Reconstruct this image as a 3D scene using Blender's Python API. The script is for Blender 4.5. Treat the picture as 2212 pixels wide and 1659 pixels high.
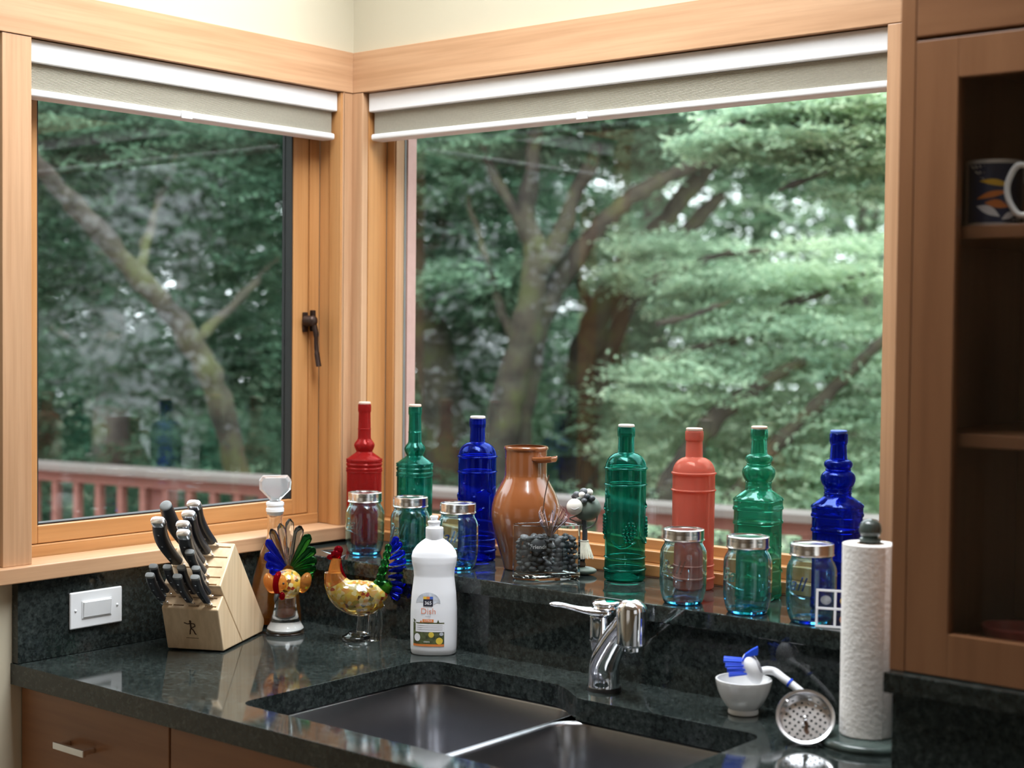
import bpy, bmesh, math, random
import numpy as np
from mathutils import Vector, Matrix

# ------------------------------------------------------------------ scene, camera, light
for o in list(bpy.data.objects):
    bpy.data.objects.remove(o)
SC = bpy.context.scene
COL = SC.collection
CZ = 0.91                       # height of the countertop; geometry below is written relative to it
PI = math.pi
rnd = random.Random(7)

CAM = Vector((2.5502, -2.5093, 0.6357))
YAW, PITCH, ROLL, FPX = 0.6883, -0.0338, 0.0099, 3287.76
_f = Vector((-math.sin(YAW) * math.cos(PITCH), math.cos(YAW) * math.cos(PITCH), math.sin(PITCH)))
_r0 = Vector((math.cos(YAW), math.sin(YAW), 0.0))
_u0 = _r0.cross(_f)
_r = math.cos(ROLL) * _r0 + math.sin(ROLL) * _u0
_u = -math.sin(ROLL) * _r0 + math.cos(ROLL) * _u0
cam_d = bpy.data.cameras.new('camera')
cam = bpy.data.objects.new('camera', cam_d)
COL.objects.link(cam)
cm = Matrix((( _r.x, _u.x, -_f.x, CAM.x), (_r.y, _u.y, -_f.y, CAM.y), (_r.z, _u.z, -_f.z, CAM.z + CZ), (0, 0, 0, 1)))
cam.matrix_world = cm
cam_d.sensor_width = 36.0
cam_d.lens = FPX / 2212.0 * 36.0
cam_d.clip_start = 0.05
cam_d.dof.use_dof = True
cam_d.dof.focus_distance = 3.0
cam_d.dof.aperture_fstop = 3.0
SC.camera = cam

def at(px, py, depth):          # a spot in the garden seen towards (px, py) at this distance
    return CAM + depth * (_f + _r * ((px - 1106) / FPX) - _u * ((py - 829.5) / FPX))

def facing(x, y):               # z rotation that turns a thing's front (-y) to the room's middle
    return math.atan2(CAM.x - x, -(CAM.y - y))

world = bpy.data.worlds.new('overcast_sky')
SC.world = world
world.use_nodes = True
bg = world.node_tree.nodes['Background']
bg.inputs[0].default_value = (0.88, 0.95, 1.0, 1)
bg.inputs[1].default_value = 5.2

def area(name, loc, rot, sx, sy, power, color=(1, 1, 1), spread=PI):
    d = bpy.data.lights.new(name, 'AREA')
    d.shape = 'RECTANGLE'; d.size = sx; d.size_y = sy; d.energy = power; d.color = color; d.spread = spread
    o = bpy.data.objects.new(name, d); COL.objects.link(o)
    o.location = (loc[0], loc[1], loc[2] + CZ); o.rotation_euler = rot
    return o
# bright daylight slanting down through the skylight over the counter
SKY = (0.12, 1.80, -1.02, -0.20)     # skylight opening x0 x1 y0 y1
area('skylight_offscreen', ((SKY[0] + SKY[1]) / 2, (SKY[2] + SKY[3]) / 2, 2.04), Vector((-0.20, -0.16, -0.96)).to_track_quat('-Z', 'Y').to_euler(), 1.6, 0.78, 56, (0.93, 0.965, 1.0), math.radians(130))
# daylight from the room side, behind and beside the camera, at the far walls
area('room_window_offscreen', (4.28, -2.2, 0.55), (0, math.radians(90), 0), 1.3, 1.6, 5, (0.95, 0.97, 1.0))
area('terrace_door_offscreen', (1.6, -4.58, 0.35), (math.radians(90), 0, 0), 1.7, 1.8, 3.5, (1.0, 0.96, 0.90))

SC.view_settings.view_transform = 'Standard'
SC.view_settings.look = 'None'
SC.view_settings.gamma = 1.0
SC.view_settings.use_curve_mapping = False
SC.view_settings.exposure = 0.0
SC.cycles.max_bounces = 24
SC.cycles.transmission_bounces = 24
SC.cycles.transparent_max_bounces = 24
SC.cycles.glossy_bounces = 8
SC.cycles.diffuse_bounces = 5

# ------------------------------------------------------------------ materials
MATS = {}
def _new(name):
    m = bpy.data.materials.new(name); m.use_nodes = True
    nt = m.node_tree
    return m, nt, nt.nodes['Principled BSDF']
def _coords(nt, scale=(1, 1, 1), kind='Object'):
    tc = nt.nodes.new('ShaderNodeTexCoord'); mp = nt.nodes.new('ShaderNodeMapping')
    mp.inputs['Scale'].default_value = scale
    nt.links.new(tc.outputs[kind], mp.inputs[0])
    return mp.outputs[0]
def _ramp(nt, fac, stops):
    r = nt.nodes.new('ShaderNodeValToRGB')
    e = r.color_ramp.elements
    while len(e) < len(stops): e.new(0.5)
    for i, (p, c) in enumerate(stops):
        e[i].position = p; e[i].color = (c[0], c[1], c[2], 1)
    nt.links.new(fac, r.inputs[0])
    return r.outputs[0]
def _noise(nt, vec, scale, detail=3, rough=0.55):
    n = nt.nodes.new('ShaderNodeTexNoise')
    n.inputs['Scale'].default_value = scale; n.inputs['Detail'].default_value = detail; n.inputs['Roughness'].default_value = rough
    nt.links.new(vec, n.inputs['Vector'])
    return n.outputs['Fac']
def _bump(nt, b, h, strength, dist=0.002):
    bp = nt.nodes.new('ShaderNodeBump'); bp.inputs['Strength'].default_value = strength; bp.inputs['Distance'].default_value = dist
    nt.links.new(h, bp.inputs['Height']); nt.links.new(bp.outputs[0], b.inputs['Normal'])
def plain(name, c, rough=0.5, metal=0.0, coat=0.0, var=0.06, vscale=30, bump=0.0, bscale=120):
    m, nt, b = _new(name)
    vec = _coords(nt)
    f = _noise(nt, vec, vscale)
    lo = [max(0, x * (1 - var)) for x in c]; hi = [min(1, x * (1 + var)) for x in c]
    nt.links.new(_ramp(nt, f, [(0.3, lo), (0.7, hi)]), b.inputs['Base Color'])
    b.inputs['Roughness'].default_value = rough; b.inputs['Metallic'].default_value = metal
    b.inputs['Coat Weight'].default_value = coat; b.inputs['Coat Roughness'].default_value = 0.05
    if bump: _bump(nt, b, _noise(nt, vec, bscale), bump)
    MATS[name] = m
    return m
def wood(name, c1, c2, axis, rough=0.42, ring=34, coat=0.15):
    m, nt, b = _new(name)
    sc = [ring, ring, ring]; sc['xyz'.index(axis)] = 1.4
    vec = _coords(nt, sc)
    n1 = _noise(nt, vec, 1.0, 4, 0.5)
    sc2 = [x * 4 for x in sc]; sc2['xyz'.index(axis)] = 5
    n2 = _noise(nt, _coords(nt, sc2), 1.0, 3)
    mid = [(a + d) / 2 for a, d in zip(c1, c2)]
    col = _ramp(nt, n1, [(0.32, c1), (0.5, mid), (0.68, c2)])
    mx = nt.nodes.new('ShaderNodeMix'); mx.data_type = 'RGBA'; mx.blend_type = 'MULTIPLY'; mx.inputs[0].default_value = 0.35
    nt.links.new(col, mx.inputs[6]); nt.links.new(_ramp(nt, n2, [(0.35, (0.72, 0.68, 0.62)), (0.6, (1, 1, 1))]), mx.inputs[7])
    nt.links.new(mx.outputs[2], b.inputs['Base Color'])
    b.inputs['Roughness'].default_value = rough; b.inputs['Coat Weight'].default_value = coat; b.inputs['Coat Roughness'].default_value = 0.25
    _bump(nt, b, n2, 0.08, 0.001)
    MATS[name] = m
    return m
def glass(name, c, rough=0.0, ior=1.48, body=None, bodyfac=0.0, bump=0.0, bscale=40):
    m = bpy.data.materials.new(name); m.use_nodes = True
    nt = m.node_tree; nt.nodes.remove(nt.nodes['Principled BSDF'])
    out = nt.nodes['Material Output']
    g = nt.nodes.new('ShaderNodeBsdfGlass'); g.inputs['Color'].default_value = (*c, 1); g.inputs['Roughness'].default_value = rough; g.inputs['IOR'].default_value = ior
    if bump:
        bp = nt.nodes.new('ShaderNodeBump'); bp.inputs['Strength'].default_value = bump; bp.inputs['Distance'].default_value = 0.003
        nt.links.new(_noise(nt, _coords(nt), bscale, 2), bp.inputs['Height']); nt.links.new(bp.outputs[0], g.inputs['Normal'])
    sh = g.outputs[0]
    if body:
        d = nt.nodes.new('ShaderNodeBsdfDiffuse'); d.inputs[0].default_value = (*body, 1)
        t = nt.nodes.new('ShaderNodeBsdfTranslucent'); t.inputs[0].default_value = (*body, 1)
        a = nt.nodes.new('ShaderNodeMixShader'); a.inputs[0].default_value = 0.5
        nt.links.new(d.outputs[0], a.inputs[1]); nt.links.new(t.outputs[0], a.inputs[2])
        mx = nt.nodes.new('ShaderNodeMixShader'); mx.inputs[0].default_value = bodyfac
        nt.links.new(sh, mx.inputs[1]); nt.links.new(a.outputs[0], mx.inputs[2]); sh = mx.outputs[0]
    nt.links.new(sh, out.inputs[0])
    MATS[name] = m
    return m
def pane_mat(name, tint=(0.97, 0.985, 0.98), f0=0.025):
    m = bpy.data.materials.new(name); m.use_nodes = True
    nt = m.node_tree; nt.nodes.remove(nt.nodes['Principled BSDF'])
    lw = nt.nodes.new('ShaderNodeLayerWeight'); lw.inputs[0].default_value = 0.5
    pw = nt.nodes.new('ShaderNodeMath'); pw.operation = 'POWER'; pw.inputs[1].default_value = 5
    nt.links.new(lw.outputs['Facing'], pw.inputs[0])
    ma = nt.nodes.new('ShaderNodeMath'); ma.operation = 'MULTIPLY_ADD'; ma.inputs[1].default_value = 1 - f0; ma.inputs[2].default_value = f0
    nt.links.new(pw.outputs[0], ma.inputs[0])
    t = nt.nodes.new('ShaderNodeBsdfTransparent'); t.inputs[0].default_value = (*tint, 1)
    g = nt.nodes.new('ShaderNodeBsdfGlossy'); g.inputs['Roughness'].default_value = 0.0; g.inputs[0].default_value = (1, 1, 1, 1)
    mx = nt.nodes.new('ShaderNodeMixShader')
    nt.links.new(ma.outputs[0], mx.inputs[0]); nt.links.new(t.outputs[0], mx.inputs[1]); nt.links.new(g.outputs[0], mx.inputs[2])
    nt.links.new(mx.outputs[0], nt.nodes['Material Output'].inputs[0])
    MATS[name] = m
    return m
def granite(name, dark, light, rough=0.07):
    m, nt, b = _new(name)
    vec = _coords(nt)
    cloud = _noise(nt, vec, 9, 4, 0.6)
    fleck = _noise(nt, vec, 95, 3, 0.65)
    spk = nt.nodes.new('ShaderNodeTexVoronoi'); spk.inputs['Scale'].default_value = 210; nt.links.new(vec, spk.inputs['Vector'])
    add = nt.nodes.new('ShaderNodeMath'); add.operation = 'MULTIPLY_ADD'; add.inputs[1].default_value = 0.55
    nt.links.new(cloud, add.inputs[0]); nt.links.new(fleck, add.inputs[2])
    sub = nt.nodes.new('ShaderNodeMath'); sub.operation = 'MULTIPLY_ADD'; sub.inputs[1].default_value = -0.22
    nt.links.new(spk.outputs['Distance'], sub.inputs[0]); nt.links.new(add.outputs[0], sub.inputs[2])
    mid = [(a * 2 + d) / 3 for a, d in zip(dark, light)]
    nt.links.new(_ramp(nt, sub.outputs[0], [(0.5, dark), (0.72, mid), (0.95, light)]), b.inputs['Base Color'])
    b.inputs['Roughness'].default_value = rough; b.inputs['IOR'].default_value = 1.55
    MATS[name] = m
    return m
def leaf_mat(name, stops, trans=0.45):
    m = bpy.data.materials.new(name); m.use_nodes = True
    nt = m.node_tree; nt.nodes.remove(nt.nodes['Principled BSDF'])
    ge = nt.nodes.new('ShaderNodeNewGeometry')
    n = _noise(nt, _coords(nt), 1.1, 2)
    ad = nt.nodes.new('ShaderNodeMath'); ad.operation = 'MULTIPLY_ADD'; ad.inputs[1].default_value = 0.4
    nt.links.new(ge.outputs['Random Per Island'], ad.inputs[0])
    sb = nt.nodes.new('ShaderNodeMath'); sb.operation = 'MULTIPLY_ADD'; sb.inputs[1].default_value = 1.3; sb.inputs[2].default_value = -0.35
    nt.links.new(n, sb.inputs[0]); nt.links.new(sb.outputs[0], ad.inputs[2])
    col = _ramp(nt, ad.outputs[0], stops)
    d = nt.nodes.new('ShaderNodeBsdfDiffuse'); t = nt.nodes.new('ShaderNodeBsdfTranslucent')
    nt.links.new(col, d.inputs[0]); nt.links.new(col, t.inputs[0])
    mx = nt.nodes.new('ShaderNodeMixShader'); mx.inputs[0].default_value = trans
    nt.links.new(d.outputs[0], mx.inputs[1]); nt.links.new(t.outputs[0], mx.inputs[2])
    nt.links.new(mx.outputs[0], nt.nodes['Material Output'].inputs[0])
    MATS[name] = m
    return m
def two_tone(name, c1, c2, c3, scale, rough=0.9):
    m, nt, b = _new(name)
    n = _noise(nt, _coords(nt), scale, 4, 0.6)
    nt.links.new(_ramp(nt, n, [(0.38, c1), (0.52, c2), (0.66, c3)]), b.inputs['Base Color'])
    b.inputs['Roughness'].default_value = rough
    _bump(nt, b, n, 0.5, 0.02)
    MATS[name] = m
    return m

FIR1, FIR2 = (0.47, 0.262, 0.138), (0.56, 0.335, 0.190)
for ax in 'xyz': wood('fir_' + ax, FIR1, FIR2, ax)
FG1, FG2 = (0.44, 0.200, 0.066), (0.53, 0.265, 0.100)
for ax in 'xyz': wood('frame_' + ax, FG1, FG2, ax, 0.35)
for ax in 'xz': wood('cherry_' + ax, (0.220, 0.095, 0.042), (0.285, 0.132, 0.060), ax, 0.35, 14)
wood('floor_oak', (0.30, 0.17, 0.08), (0.40, 0.24, 0.12), 'x', 0.4, 10)
wood('beech', (0.66, 0.47, 0.28), (0.74, 0.56, 0.36), 'z', 0.5, 26, 0.05)
wood('deck_wood', (0.23, 0.095, 0.075), (0.29, 0.13, 0.105), 'x', 0.7, 20, 0)
plain('rail_cap', (0.17, 0.145, 0.13), 0.6, vscale=6)
plain('wall_paint', (0.50, 0.45, 0.335), 0.85, var=0.02, vscale=3)
plain('ceiling_paint', (0.82, 0.80, 0.75), 0.9, var=0.02)
plain('exterior_paint', (0.44, 0.27, 0.24), 0.7)
plain('gasket_black', (0.012, 0.011, 0.011), 0.5)
plain('gasket_grey', (0.18, 0.19, 0.19), 0.6)
plain('bronze', (0.045, 0.026, 0.02), 0.42, 0.7)
plain('blind_white', (0.74, 0.74, 0.74), 0.45, var=0.01)
plain('blind_fabric', (0.50, 0.475, 0.40), 0.9, var=0.05, vscale=200)
granite('granite', (0.008, 0.011, 0.0105), (0.056, 0.069, 0.064), 0.07)
plain('steel_brushed', (0.40, 0.40, 0.42), 0.27, 1.0, var=0.03, vscale=80)
plain('chrome', (0.80, 0.81, 0.84), 0.05, 1.0, var=0.01)
plain('tin', (0.78, 0.76, 0.74), 0.22, 1.0, var=0.04)
plain('knife_black', (0.018, 0.020, 0.026), 0.33)
plain('knife_steel', (0.82, 0.82, 0.84), 0.22, 1.0)
plain('brand_brown', (0.07, 0.032, 0.014), 0.8)
plain('white_plastic', (0.84, 0.85, 0.88), 0.35, var=0.01)
plain('switch_white', (0.78, 0.79, 0.80), 0.35, var=0.01)
plain('ceramic_white', (0.80, 0.80, 0.79), 0.2, coat=0.4, var=0.01)
plain('paper', (0.86, 0.83, 0.80), 0.95, var=0.02, bump=0.7, bscale=160)
plain('cardboard', (0.32, 0.23, 0.16), 0.9)
plain('bristle_blue', (0.01, 0.075, 0.72), 0.5)
plain('terracotta', (0.235, 0.075, 0.024), 0.16, coat=0.6, var=0.12, vscale=14)
plain('marble_green', (0.055, 0.075, 0.068), 0.16, var=0.5, vscale=22)
plain('pebble_dark', (0.050, 0.054, 0.062), 0.42, var=0.35, vscale=25)
plain('pebble_grey', (0.10, 0.105, 0.115), 0.45, var=0.3, vscale=25)
plain('pebble_green', (0.12, 0.15, 0.12), 0.5, var=0.3, vscale=25)
plain('egg_white', (0.72, 0.68, 0.62), 0.35, var=0.06)
plain('raffia', (0.72, 0.68, 0.56), 0.8, var=0.15, vscale=120)
plain('wire', (0.25, 0.25, 0.24), 0.35, 0.8)
plain('stone_letter', (0.75, 0.75, 0.75), 0.8)
plain('dried_leaf', (0.34, 0.20, 0.145), 0.8, var=0.35, vscale=60)
plain('dried_tip', (0.30, 0.24, 0.27), 0.8, var=0.3, vscale=60)
plain('cork', (0.62, 0.45, 0.36), 0.8, var=0.1)
plain('label_grey', (0.50, 0.53, 0.58), 0.6, var=0.25, vscale=90)
plain('ink_black', (0.02, 0.02, 0.035), 0.5)
plain('ink_white', (0.85, 0.85, 0.88), 0.5)
plain('ink_orange', (0.72, 0.22, 0.05), 0.5)
plain('ink_coral', (0.75, 0.30, 0.20), 0.5)
plain('ink_grey', (0.45, 0.45, 0.48), 0.5)
plain('ink_leaf', (0.075, 0.09, 0.035), 0.5, var=0.7, vscale=110)
plain('ink_lemon', (0.75, 0.55, 0.06), 0.5, var=0.15)
plain('ink_yellow', (0.8, 0.50, 0.05), 0.5)
plain('ink_blue', (0.05, 0.12, 0.5), 0.5)
plain('ink_navy', (0.022, 0.035, 0.095), 0.3)
plain('ink_red', (0.55, 0.06, 0.03), 0.4)
plain('stoneware', (0.10, 0.10, 0.08), 0.5)
plain('pink_ceramic', (0.35, 0.06, 0.05), 0.4)
pane_mat('window_glass')
pane_mat('cabinet_glass', (0.95, 0.95, 0.95), 0.04)
glass('jar_glass', (0.80, 0.935, 0.97))
glass('jar_base', (0.50, 0.82, 0.95))
glass('cobalt_glass', (0.24, 0.34, 0.86), body=(0.008, 0.02, 0.34), bodyfac=0.13)
glass('teal_glass', (0.36, 0.76, 0.69), body=(0.004, 0.17, 0.13), bodyfac=0.15)
glass('mint_glass', (0.52, 0.88, 0.78), body=(0.02, 0.28, 0.18), bodyfac=0.22)
glass('red_glass', (0.85, 0.30, 0.28), body=(0.50, 0.035, 0.032), bodyfac=0.45)
glass('coral_glass', (0.95, 0.55, 0.44), body=(0.74, 0.26, 0.19), bodyfac=0.5)
glass('clear_glass', (0.985, 0.99, 0.99), ior=1.45)
glass('stopper_glass', (0.96, 0.97, 0.98), ior=1.45, body=(0.75, 0.77, 0.80), bodyfac=0.30)
glass('vase_glass', (0.97, 0.99, 0.985), ior=1.42)
glass('amber_oil', (0.96, 0.64, 0.13), ior=1.2, body=(0.60, 0.22, 0.014), bodyfac=0.32)
glass('art_clear', (0.97, 0.98, 0.98), ior=1.42, bump=0.25)
glass('art_blue', (0.16, 0.22, 0.94), body=(0.005, 0.02, 0.5), bodyfac=0.14)
glass('art_green', (0.22, 0.60, 0.26), body=(0.004, 0.08, 0.02), bodyfac=0.12)
glass('art_red', (0.60, 0.04, 0.06), body=(0.26, 0.005, 0.012), bodyfac=0.4)
glass('art_orange', (0.98, 0.72, 0.40), body=(0.85, 0.34, 0.08), bodyfac=0.35)
glass('art_smoke', (0.72, 0.74, 0.74), ior=1.4)
def mottled(name):
    m, nt, b = _new(name)
    v = nt.nodes.new('ShaderNodeTexVoronoi'); v.inputs['Scale'].default_value = 130
    nt.links.new(_coords(nt), v.inputs['Vector'])
    rgb = nt.nodes.new('ShaderNodeSeparateColor'); nt.links.new(v.outputs['Color'], rgb.inputs[0])
    nt.links.new(_ramp(nt, rgb.outputs[0], [(0.0, (0.85, 0.42, 0.05)), (0.25, (0.86, 0.62, 0.08)), (0.45, (0.95, 0.85, 0.45)), (0.62, (0.80, 0.30, 0.06)), (0.8, (0.9, 0.7, 0.12)), (0.93, (0.10, 0.09, 0.02)), (1.0, (0.5, 0.04, 0.02))]), b.inputs['Base Color'])
    b.inputs['Roughness'].default_value = 0.06; b.inputs['Transmission Weight'].default_value = 0.45; b.inputs['IOR'].default_value = 1.45
    b.inputs['Coat Weight'].default_value = 0.6
    MATS[name] = m
mottled('art_mottled')
two_tone('mossy_bark', (0.022, 0.016, 0.012), (0.050, 0.040, 0.026), (0.065, 0.068, 0.024), 5)
two_tone('grey_bark', (0.06, 0.05, 0.045), (0.11, 0.095, 0.08), (0.10, 0.11, 0.05), 5)
two_tone('forest_floor', (0.03, 0.045, 0.02), (0.06, 0.085, 0.035), (0.05, 0.045, 0.03), 2)
leaf_mat('leaf_deep', [(0.2, (0.034, 0.072, 0.047)), (0.5, (0.075, 0.142, 0.090)), (0.8, (0.145, 0.24, 0.155))])  # greyed to stand for haze, and darkened to dim the casement view
leaf_mat('leaf_mid', [(0.2, (0.10, 0.185, 0.125)), (0.5, (0.20, 0.33, 0.215)), (0.8, (0.36, 0.51, 0.34))])  # greyed and lightened so the leaf colour carries the haze
leaf_mat('leaf_light', [(0.2, (0.20, 0.32, 0.22)), (0.5, (0.41, 0.55, 0.38)), (0.8, (0.66, 0.77, 0.54))])  # haze and the brighter wide-window side are lightened into the leaf colour

# ------------------------------------------------------------------ mesh helpers
class MB:
    def __init__(s): s.v = []; s.f = []
    def add(s, v, f):
        k = len(s.v); s.v += [tuple(p) for p in v]; s.f += [tuple(i + k for i in q) for q in f]; return s
    def box(s, x0, x1, y0, y1, z0, z1):
        return s.add([(x0, y0, z0), (x1, y0, z0), (x1, y1, z0), (x0, y1, z0), (x0, y0, z1), (x1, y0, z1), (x1, y1, z1), (x0, y1, z1)],
                     [(3, 2, 1, 0), (4, 5, 6, 7), (0, 1, 5, 4), (1, 2, 6, 5), (2, 3, 7, 6), (3, 0, 4, 7)])
    def lathe(s, prof, seg=48, c=(0, 0, 0)):
        v = []; f = []; n = len(prof); idx = []
        for r, z in prof:
            if r < 1e-6:
                idx.append([len(v)] * seg); v.append((c[0], c[1], c[2] + z))
            else:
                idx.append(list(range(len(v), len(v) + seg)))
                v += [(c[0] + r * math.cos(2 * PI * k / seg), c[1] + r * math.sin(2 * PI * k / seg), c[2] + z) for k in range(seg)]
        for i in range(n - 1):
            A, B = idx[i], idx[i + 1]
            for k in range(seg):
                l = (k + 1) % seg
                q = [A[k], A[l], B[l], B[k]]
                u = []
                for t in q:
                    if t not in u: u.append(t)
                if len(u) > 2: f.append(tuple(u))
        return s.add(v, f)
    def rings(s, rings, cap0=True, cap1=True):
        n = len(rings[0]); v = [p for r in rings for p in r]; f = []
        for i in range(len(rings) - 1):
            for k in range(n):
                l = (k + 1) % n
                f.append((i * n + k, i * n + l, (i + 1) * n + l, (i + 1) * n + k))
        if cap0: f.append(tuple(range(n - 1, -1, -1)))
        if cap1: f.append(tuple((len(rings) - 1) * n + k for k in range(n)))
        return s.add(v, f)
    def tube(s, path, rad, seg=10, flat=1.0, caps=True):
        P = [Vector(p) for p in path]
        if not isinstance(rad, (list, tuple)): rad = [rad] * len(P)
        t0 = (P[1] - P[0]).normalized()
        ref = Vector((0, 0, 1)) if abs(t0.z) < 0.9 else Vector((1, 0, 0))
        nrm = t0.cross(ref).normalized()
        R = []
        for i, p in enumerate(P):
            t = (P[min(i + 1, len(P) - 1)] - P[max(i - 1, 0)]).normalized()
            nrm = (nrm - t * nrm.dot(t)).normalized(); b = t.cross(nrm)
            R.append([tuple(p + rad[i] * (math.cos(2 * PI * k / seg) * nrm + flat * math.sin(2 * PI * k / seg) * b)) for k in range(seg)])
        return s.rings(R, caps, caps)
    def ball(s, c, r, seg=20, rows=12, M=None):
        if not isinstance(r, (list, tuple)): r = (r, r, r)
        prof = [(math.sin(PI * i / rows), -math.cos(PI * i / rows)) for i in range(rows + 1)]
        prof[0] = (0, -1); prof[-1] = (0, 1)
        t = MB().lathe(prof, seg)
        out = []
        for x, y, z in t.v:
            q = Vector((x * r[0], y * r[1], z * r[2]))
            if M is not None: q = M @ q
            out.append((q.x + c[0], q.y + c[1], q.z + c[2]))
        return s.add(out, t.f)
    def prism(s, poly, h0, h1, plane='xy'):
        def P(a, b, h): return {'xy': (a, b, h), 'xz': (a, h, b), 'yz': (h, a, b)}[plane]
        n = len(poly)
        v = [P(a, b, h0) for a, b in poly] + [P(a, b, h1) for a, b in poly]
        f = [tuple(range(n - 1, -1, -1)), tuple(range(n, 2 * n))] + [(k, (k + 1) % n, n + (k + 1) % n, n + k) for k in range(n)]
        return s.add(v, f)
    def xf(s, M):
        s.v = [tuple(M @ Vector(p)) for p in s.v]; return s
    def build(s, name, mat, parent=None, smooth=None, bevel=0.0, loc=None, subsurf=0):
        me = bpy.data.meshes.new(name)
        me.from_pydata(s.v, [], s.f)
        bm = bmesh.new(); bm.from_mesh(me); bmesh.ops.recalc_face_normals(bm, faces=bm.faces); bm.to_mesh(me); bm.free()
        return link(name, me, mat, parent, smooth, bevel, loc, subsurf)

def link(name, me, mat, parent=None, smooth=None, bevel=0.0, loc=None, subsurf=0):
    me.materials.clear(); me.materials.append(MATS[mat])
    if smooth is not None:
        me.polygons.foreach_set('use_smooth', [True] * len(me.polygons))
        me.set_sharp_from_angle(angle=math.radians(smooth))
    o = bpy.data.objects.new(name, me); COL.objects.link(o)
    if parent is not None: o.parent = parent
    if loc is not None: o.location = loc
    elif parent is None: o.location = (0, 0, CZ)
    if bevel:
        b = o.modifiers.new('bevel', 'BEVEL'); b.width = bevel; b.segments = 2; b.limit_method = 'ANGLE'
    if subsurf:
        b = o.modifiers.new('subsurf', 'SUBSURF'); b.levels = subsurf; b.render_levels = subsurf
    return o
def tag(o, label, cat, group=None, kind=None):
    o['label'] = label; o['category'] = cat
    if group: o['group'] = group
    if kind: o['kind'] = kind
    return o
def thing(name, label, cat, loc=(0, 0, 0), rotz=0.0, group=None, kind=None):
    o = bpy.data.objects.new(name, None); COL.objects.link(o)
    o.empty_display_size = 0.05
    o.location = (loc[0], loc[1], loc[2] + CZ); o.rotation_euler = (0, 0, rotz)
    return tag(o, label, cat, group, kind)
def box(name, x0, x1, y0, y1, z0, z1, mat, parent=None, bevel=0.0012):
    return MB().box(x0, x1, y0, y1, z0, z1).build(name, mat, parent, bevel=bevel)
def spl(pts, n=6):              # smooth curve through points
    P = [Vector(p) for p in pts]; out = []
    for i in range(len(P) - 1):
        a = P[max(i - 1, 0)]; b = P[i]; c = P[i + 1]; d = P[min(i + 2, len(P) - 1)]
        for k in range(n):
            t = k / n
            out.append(tuple(0.5 * ((2 * b) + (c - a) * t + (2 * a - 5 * b + 4 * c - d) * t * t + (3 * b - a - 3 * c + d) * t ** 3)))
    out.append(tuple(P[-1]))
    return out
def spl2(pts, n=5): return [(max(p[0], 0.0), p[1]) for p in spl([(a, b, 0) for a, b in pts], n)]
def rrect(x0, x1, y0, y1, r, n=6):
    out = []
    for cx, cy, a in ((x1 - r, y1 - r, 0), (x0 + r, y1 - r, 90), (x0 + r, y0 + r, 180), (x1 - r, y0 + r, 270)):
        for k in range(n + 1):
            t = math.radians(a + 90 * k / n); out.append((cx + r * math.cos(t), cy + r * math.sin(t)))
    return out
def text_mesh(body, size, extrude=0.0, shear=0.0, offset=0.0):
    cu = bpy.data.curves.new('txt', 'FONT'); cu.body = body; cu.size = size; cu.extrude = extrude; cu.shear = shear; cu.offset = offset
    cu.align_x = 'CENTER'; cu.align_y = 'CENTER'; cu.resolution_u = 3
    o = bpy.data.objects.new('txt', cu); COL.objects.link(o)
    bpy.context.view_layer.update()
    dg = bpy.context.evaluated_depsgraph_get()
    me = o.evaluated_get(dg).to_mesh()
    v = [tuple(p.co) for p in me.vertices]; f = [tuple(p.vertices) for p in me.polygons]
    o.evaluated_get(dg).to_mesh_clear()
    bpy.data.objects.remove(o); bpy.data.curves.remove(cu)
    return v, f
def filled(loops, z0, z1):      # flat slab with holes: the first loop outside, the others cut out
    bm = bmesh.new(); E = []
    for lp in loops:
        vs = [bm.verts.new((a, b, 0)) for a, b in lp]
        E += [bm.edges.new((vs[k], vs[(k + 1) % len(vs)])) for k in range(len(vs))]
    bm.verts.index_update()
    r = bmesh.ops.triangle_fill(bm, use_beauty=True, edges=E)
    bm.verts.index_update()
    tri = [tuple(v.index for v in f.verts) for f in bm.faces]
    co = [(v.co.x, v.co.y) for v in bm.verts]; bm.free()
    n = len(co); mb = MB()
    F = tri + [tuple(n + i for i in t) for t in tri]
    k0 = 0
    for lp in loops:
        m = len(lp)
        F += [(k0 + k, k0 + (k + 1) % m, n + k0 + (k + 1) % m, n + k0 + k) for k in range(m)]
        k0 += m
    return mb.add([(a, b, z1) for a, b in co] + [(a, b, z0) for a, b in co], F)

# ------------------------------------------------------------------ the room
def struct(o, label, cat): return tag(o, label, cat, kind='structure')
T = 0.11                       # outer wall thickness
XR, YF, ZC, ZF = 4.35, -4.65, 1.78, -CZ
LW = dict(y0=-0.872, y1=-0.0435, z0=0.155, z1=1.19)      # opening of the casement window
RW = dict(x0=0.048, x1=1.348, z0=0.12, z1=1.19)         # opening of the wide window
m = MB()
m.box(-T, 0, YF, LW['y0'], ZF, ZC).box(-T, 0, LW['y1'], T, ZF, ZC).box(-T, 0, LW['y0'], LW['y1'], ZF, LW['z0']).box(-T, 0, LW['y0'], LW['y1'], LW['z1'], ZC)
struct(m.build('wall_left', 'wall_paint'), 'cream painted wall above and around the casement window', 'wall')
m = MB()
m.box(0, RW['x0'], 0, T, ZF, ZC).box(RW['x1'], XR, 0, T, ZF, ZC).box(RW['x0'], RW['x1'], 0, T, ZF, RW['z0']).box(RW['x0'], RW['x1'], 0, T, RW['z1'], ZC)
struct(m.build('wall_back', 'wall_paint'), 'cream painted wall above the wide window over the sink', 'wall')
struct(box('wall_right', XR, XR + T, YF, T, ZF, ZC, 'wall_paint', bevel=0), 'cream painted wall at the far end of the kitchen', 'wall')
struct(box('wall_front', -T, XR + T, YF - T, YF, ZF, ZC, 'wall_paint', bevel=0), 'cream painted wall opposite the wide window', 'wall')
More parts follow.
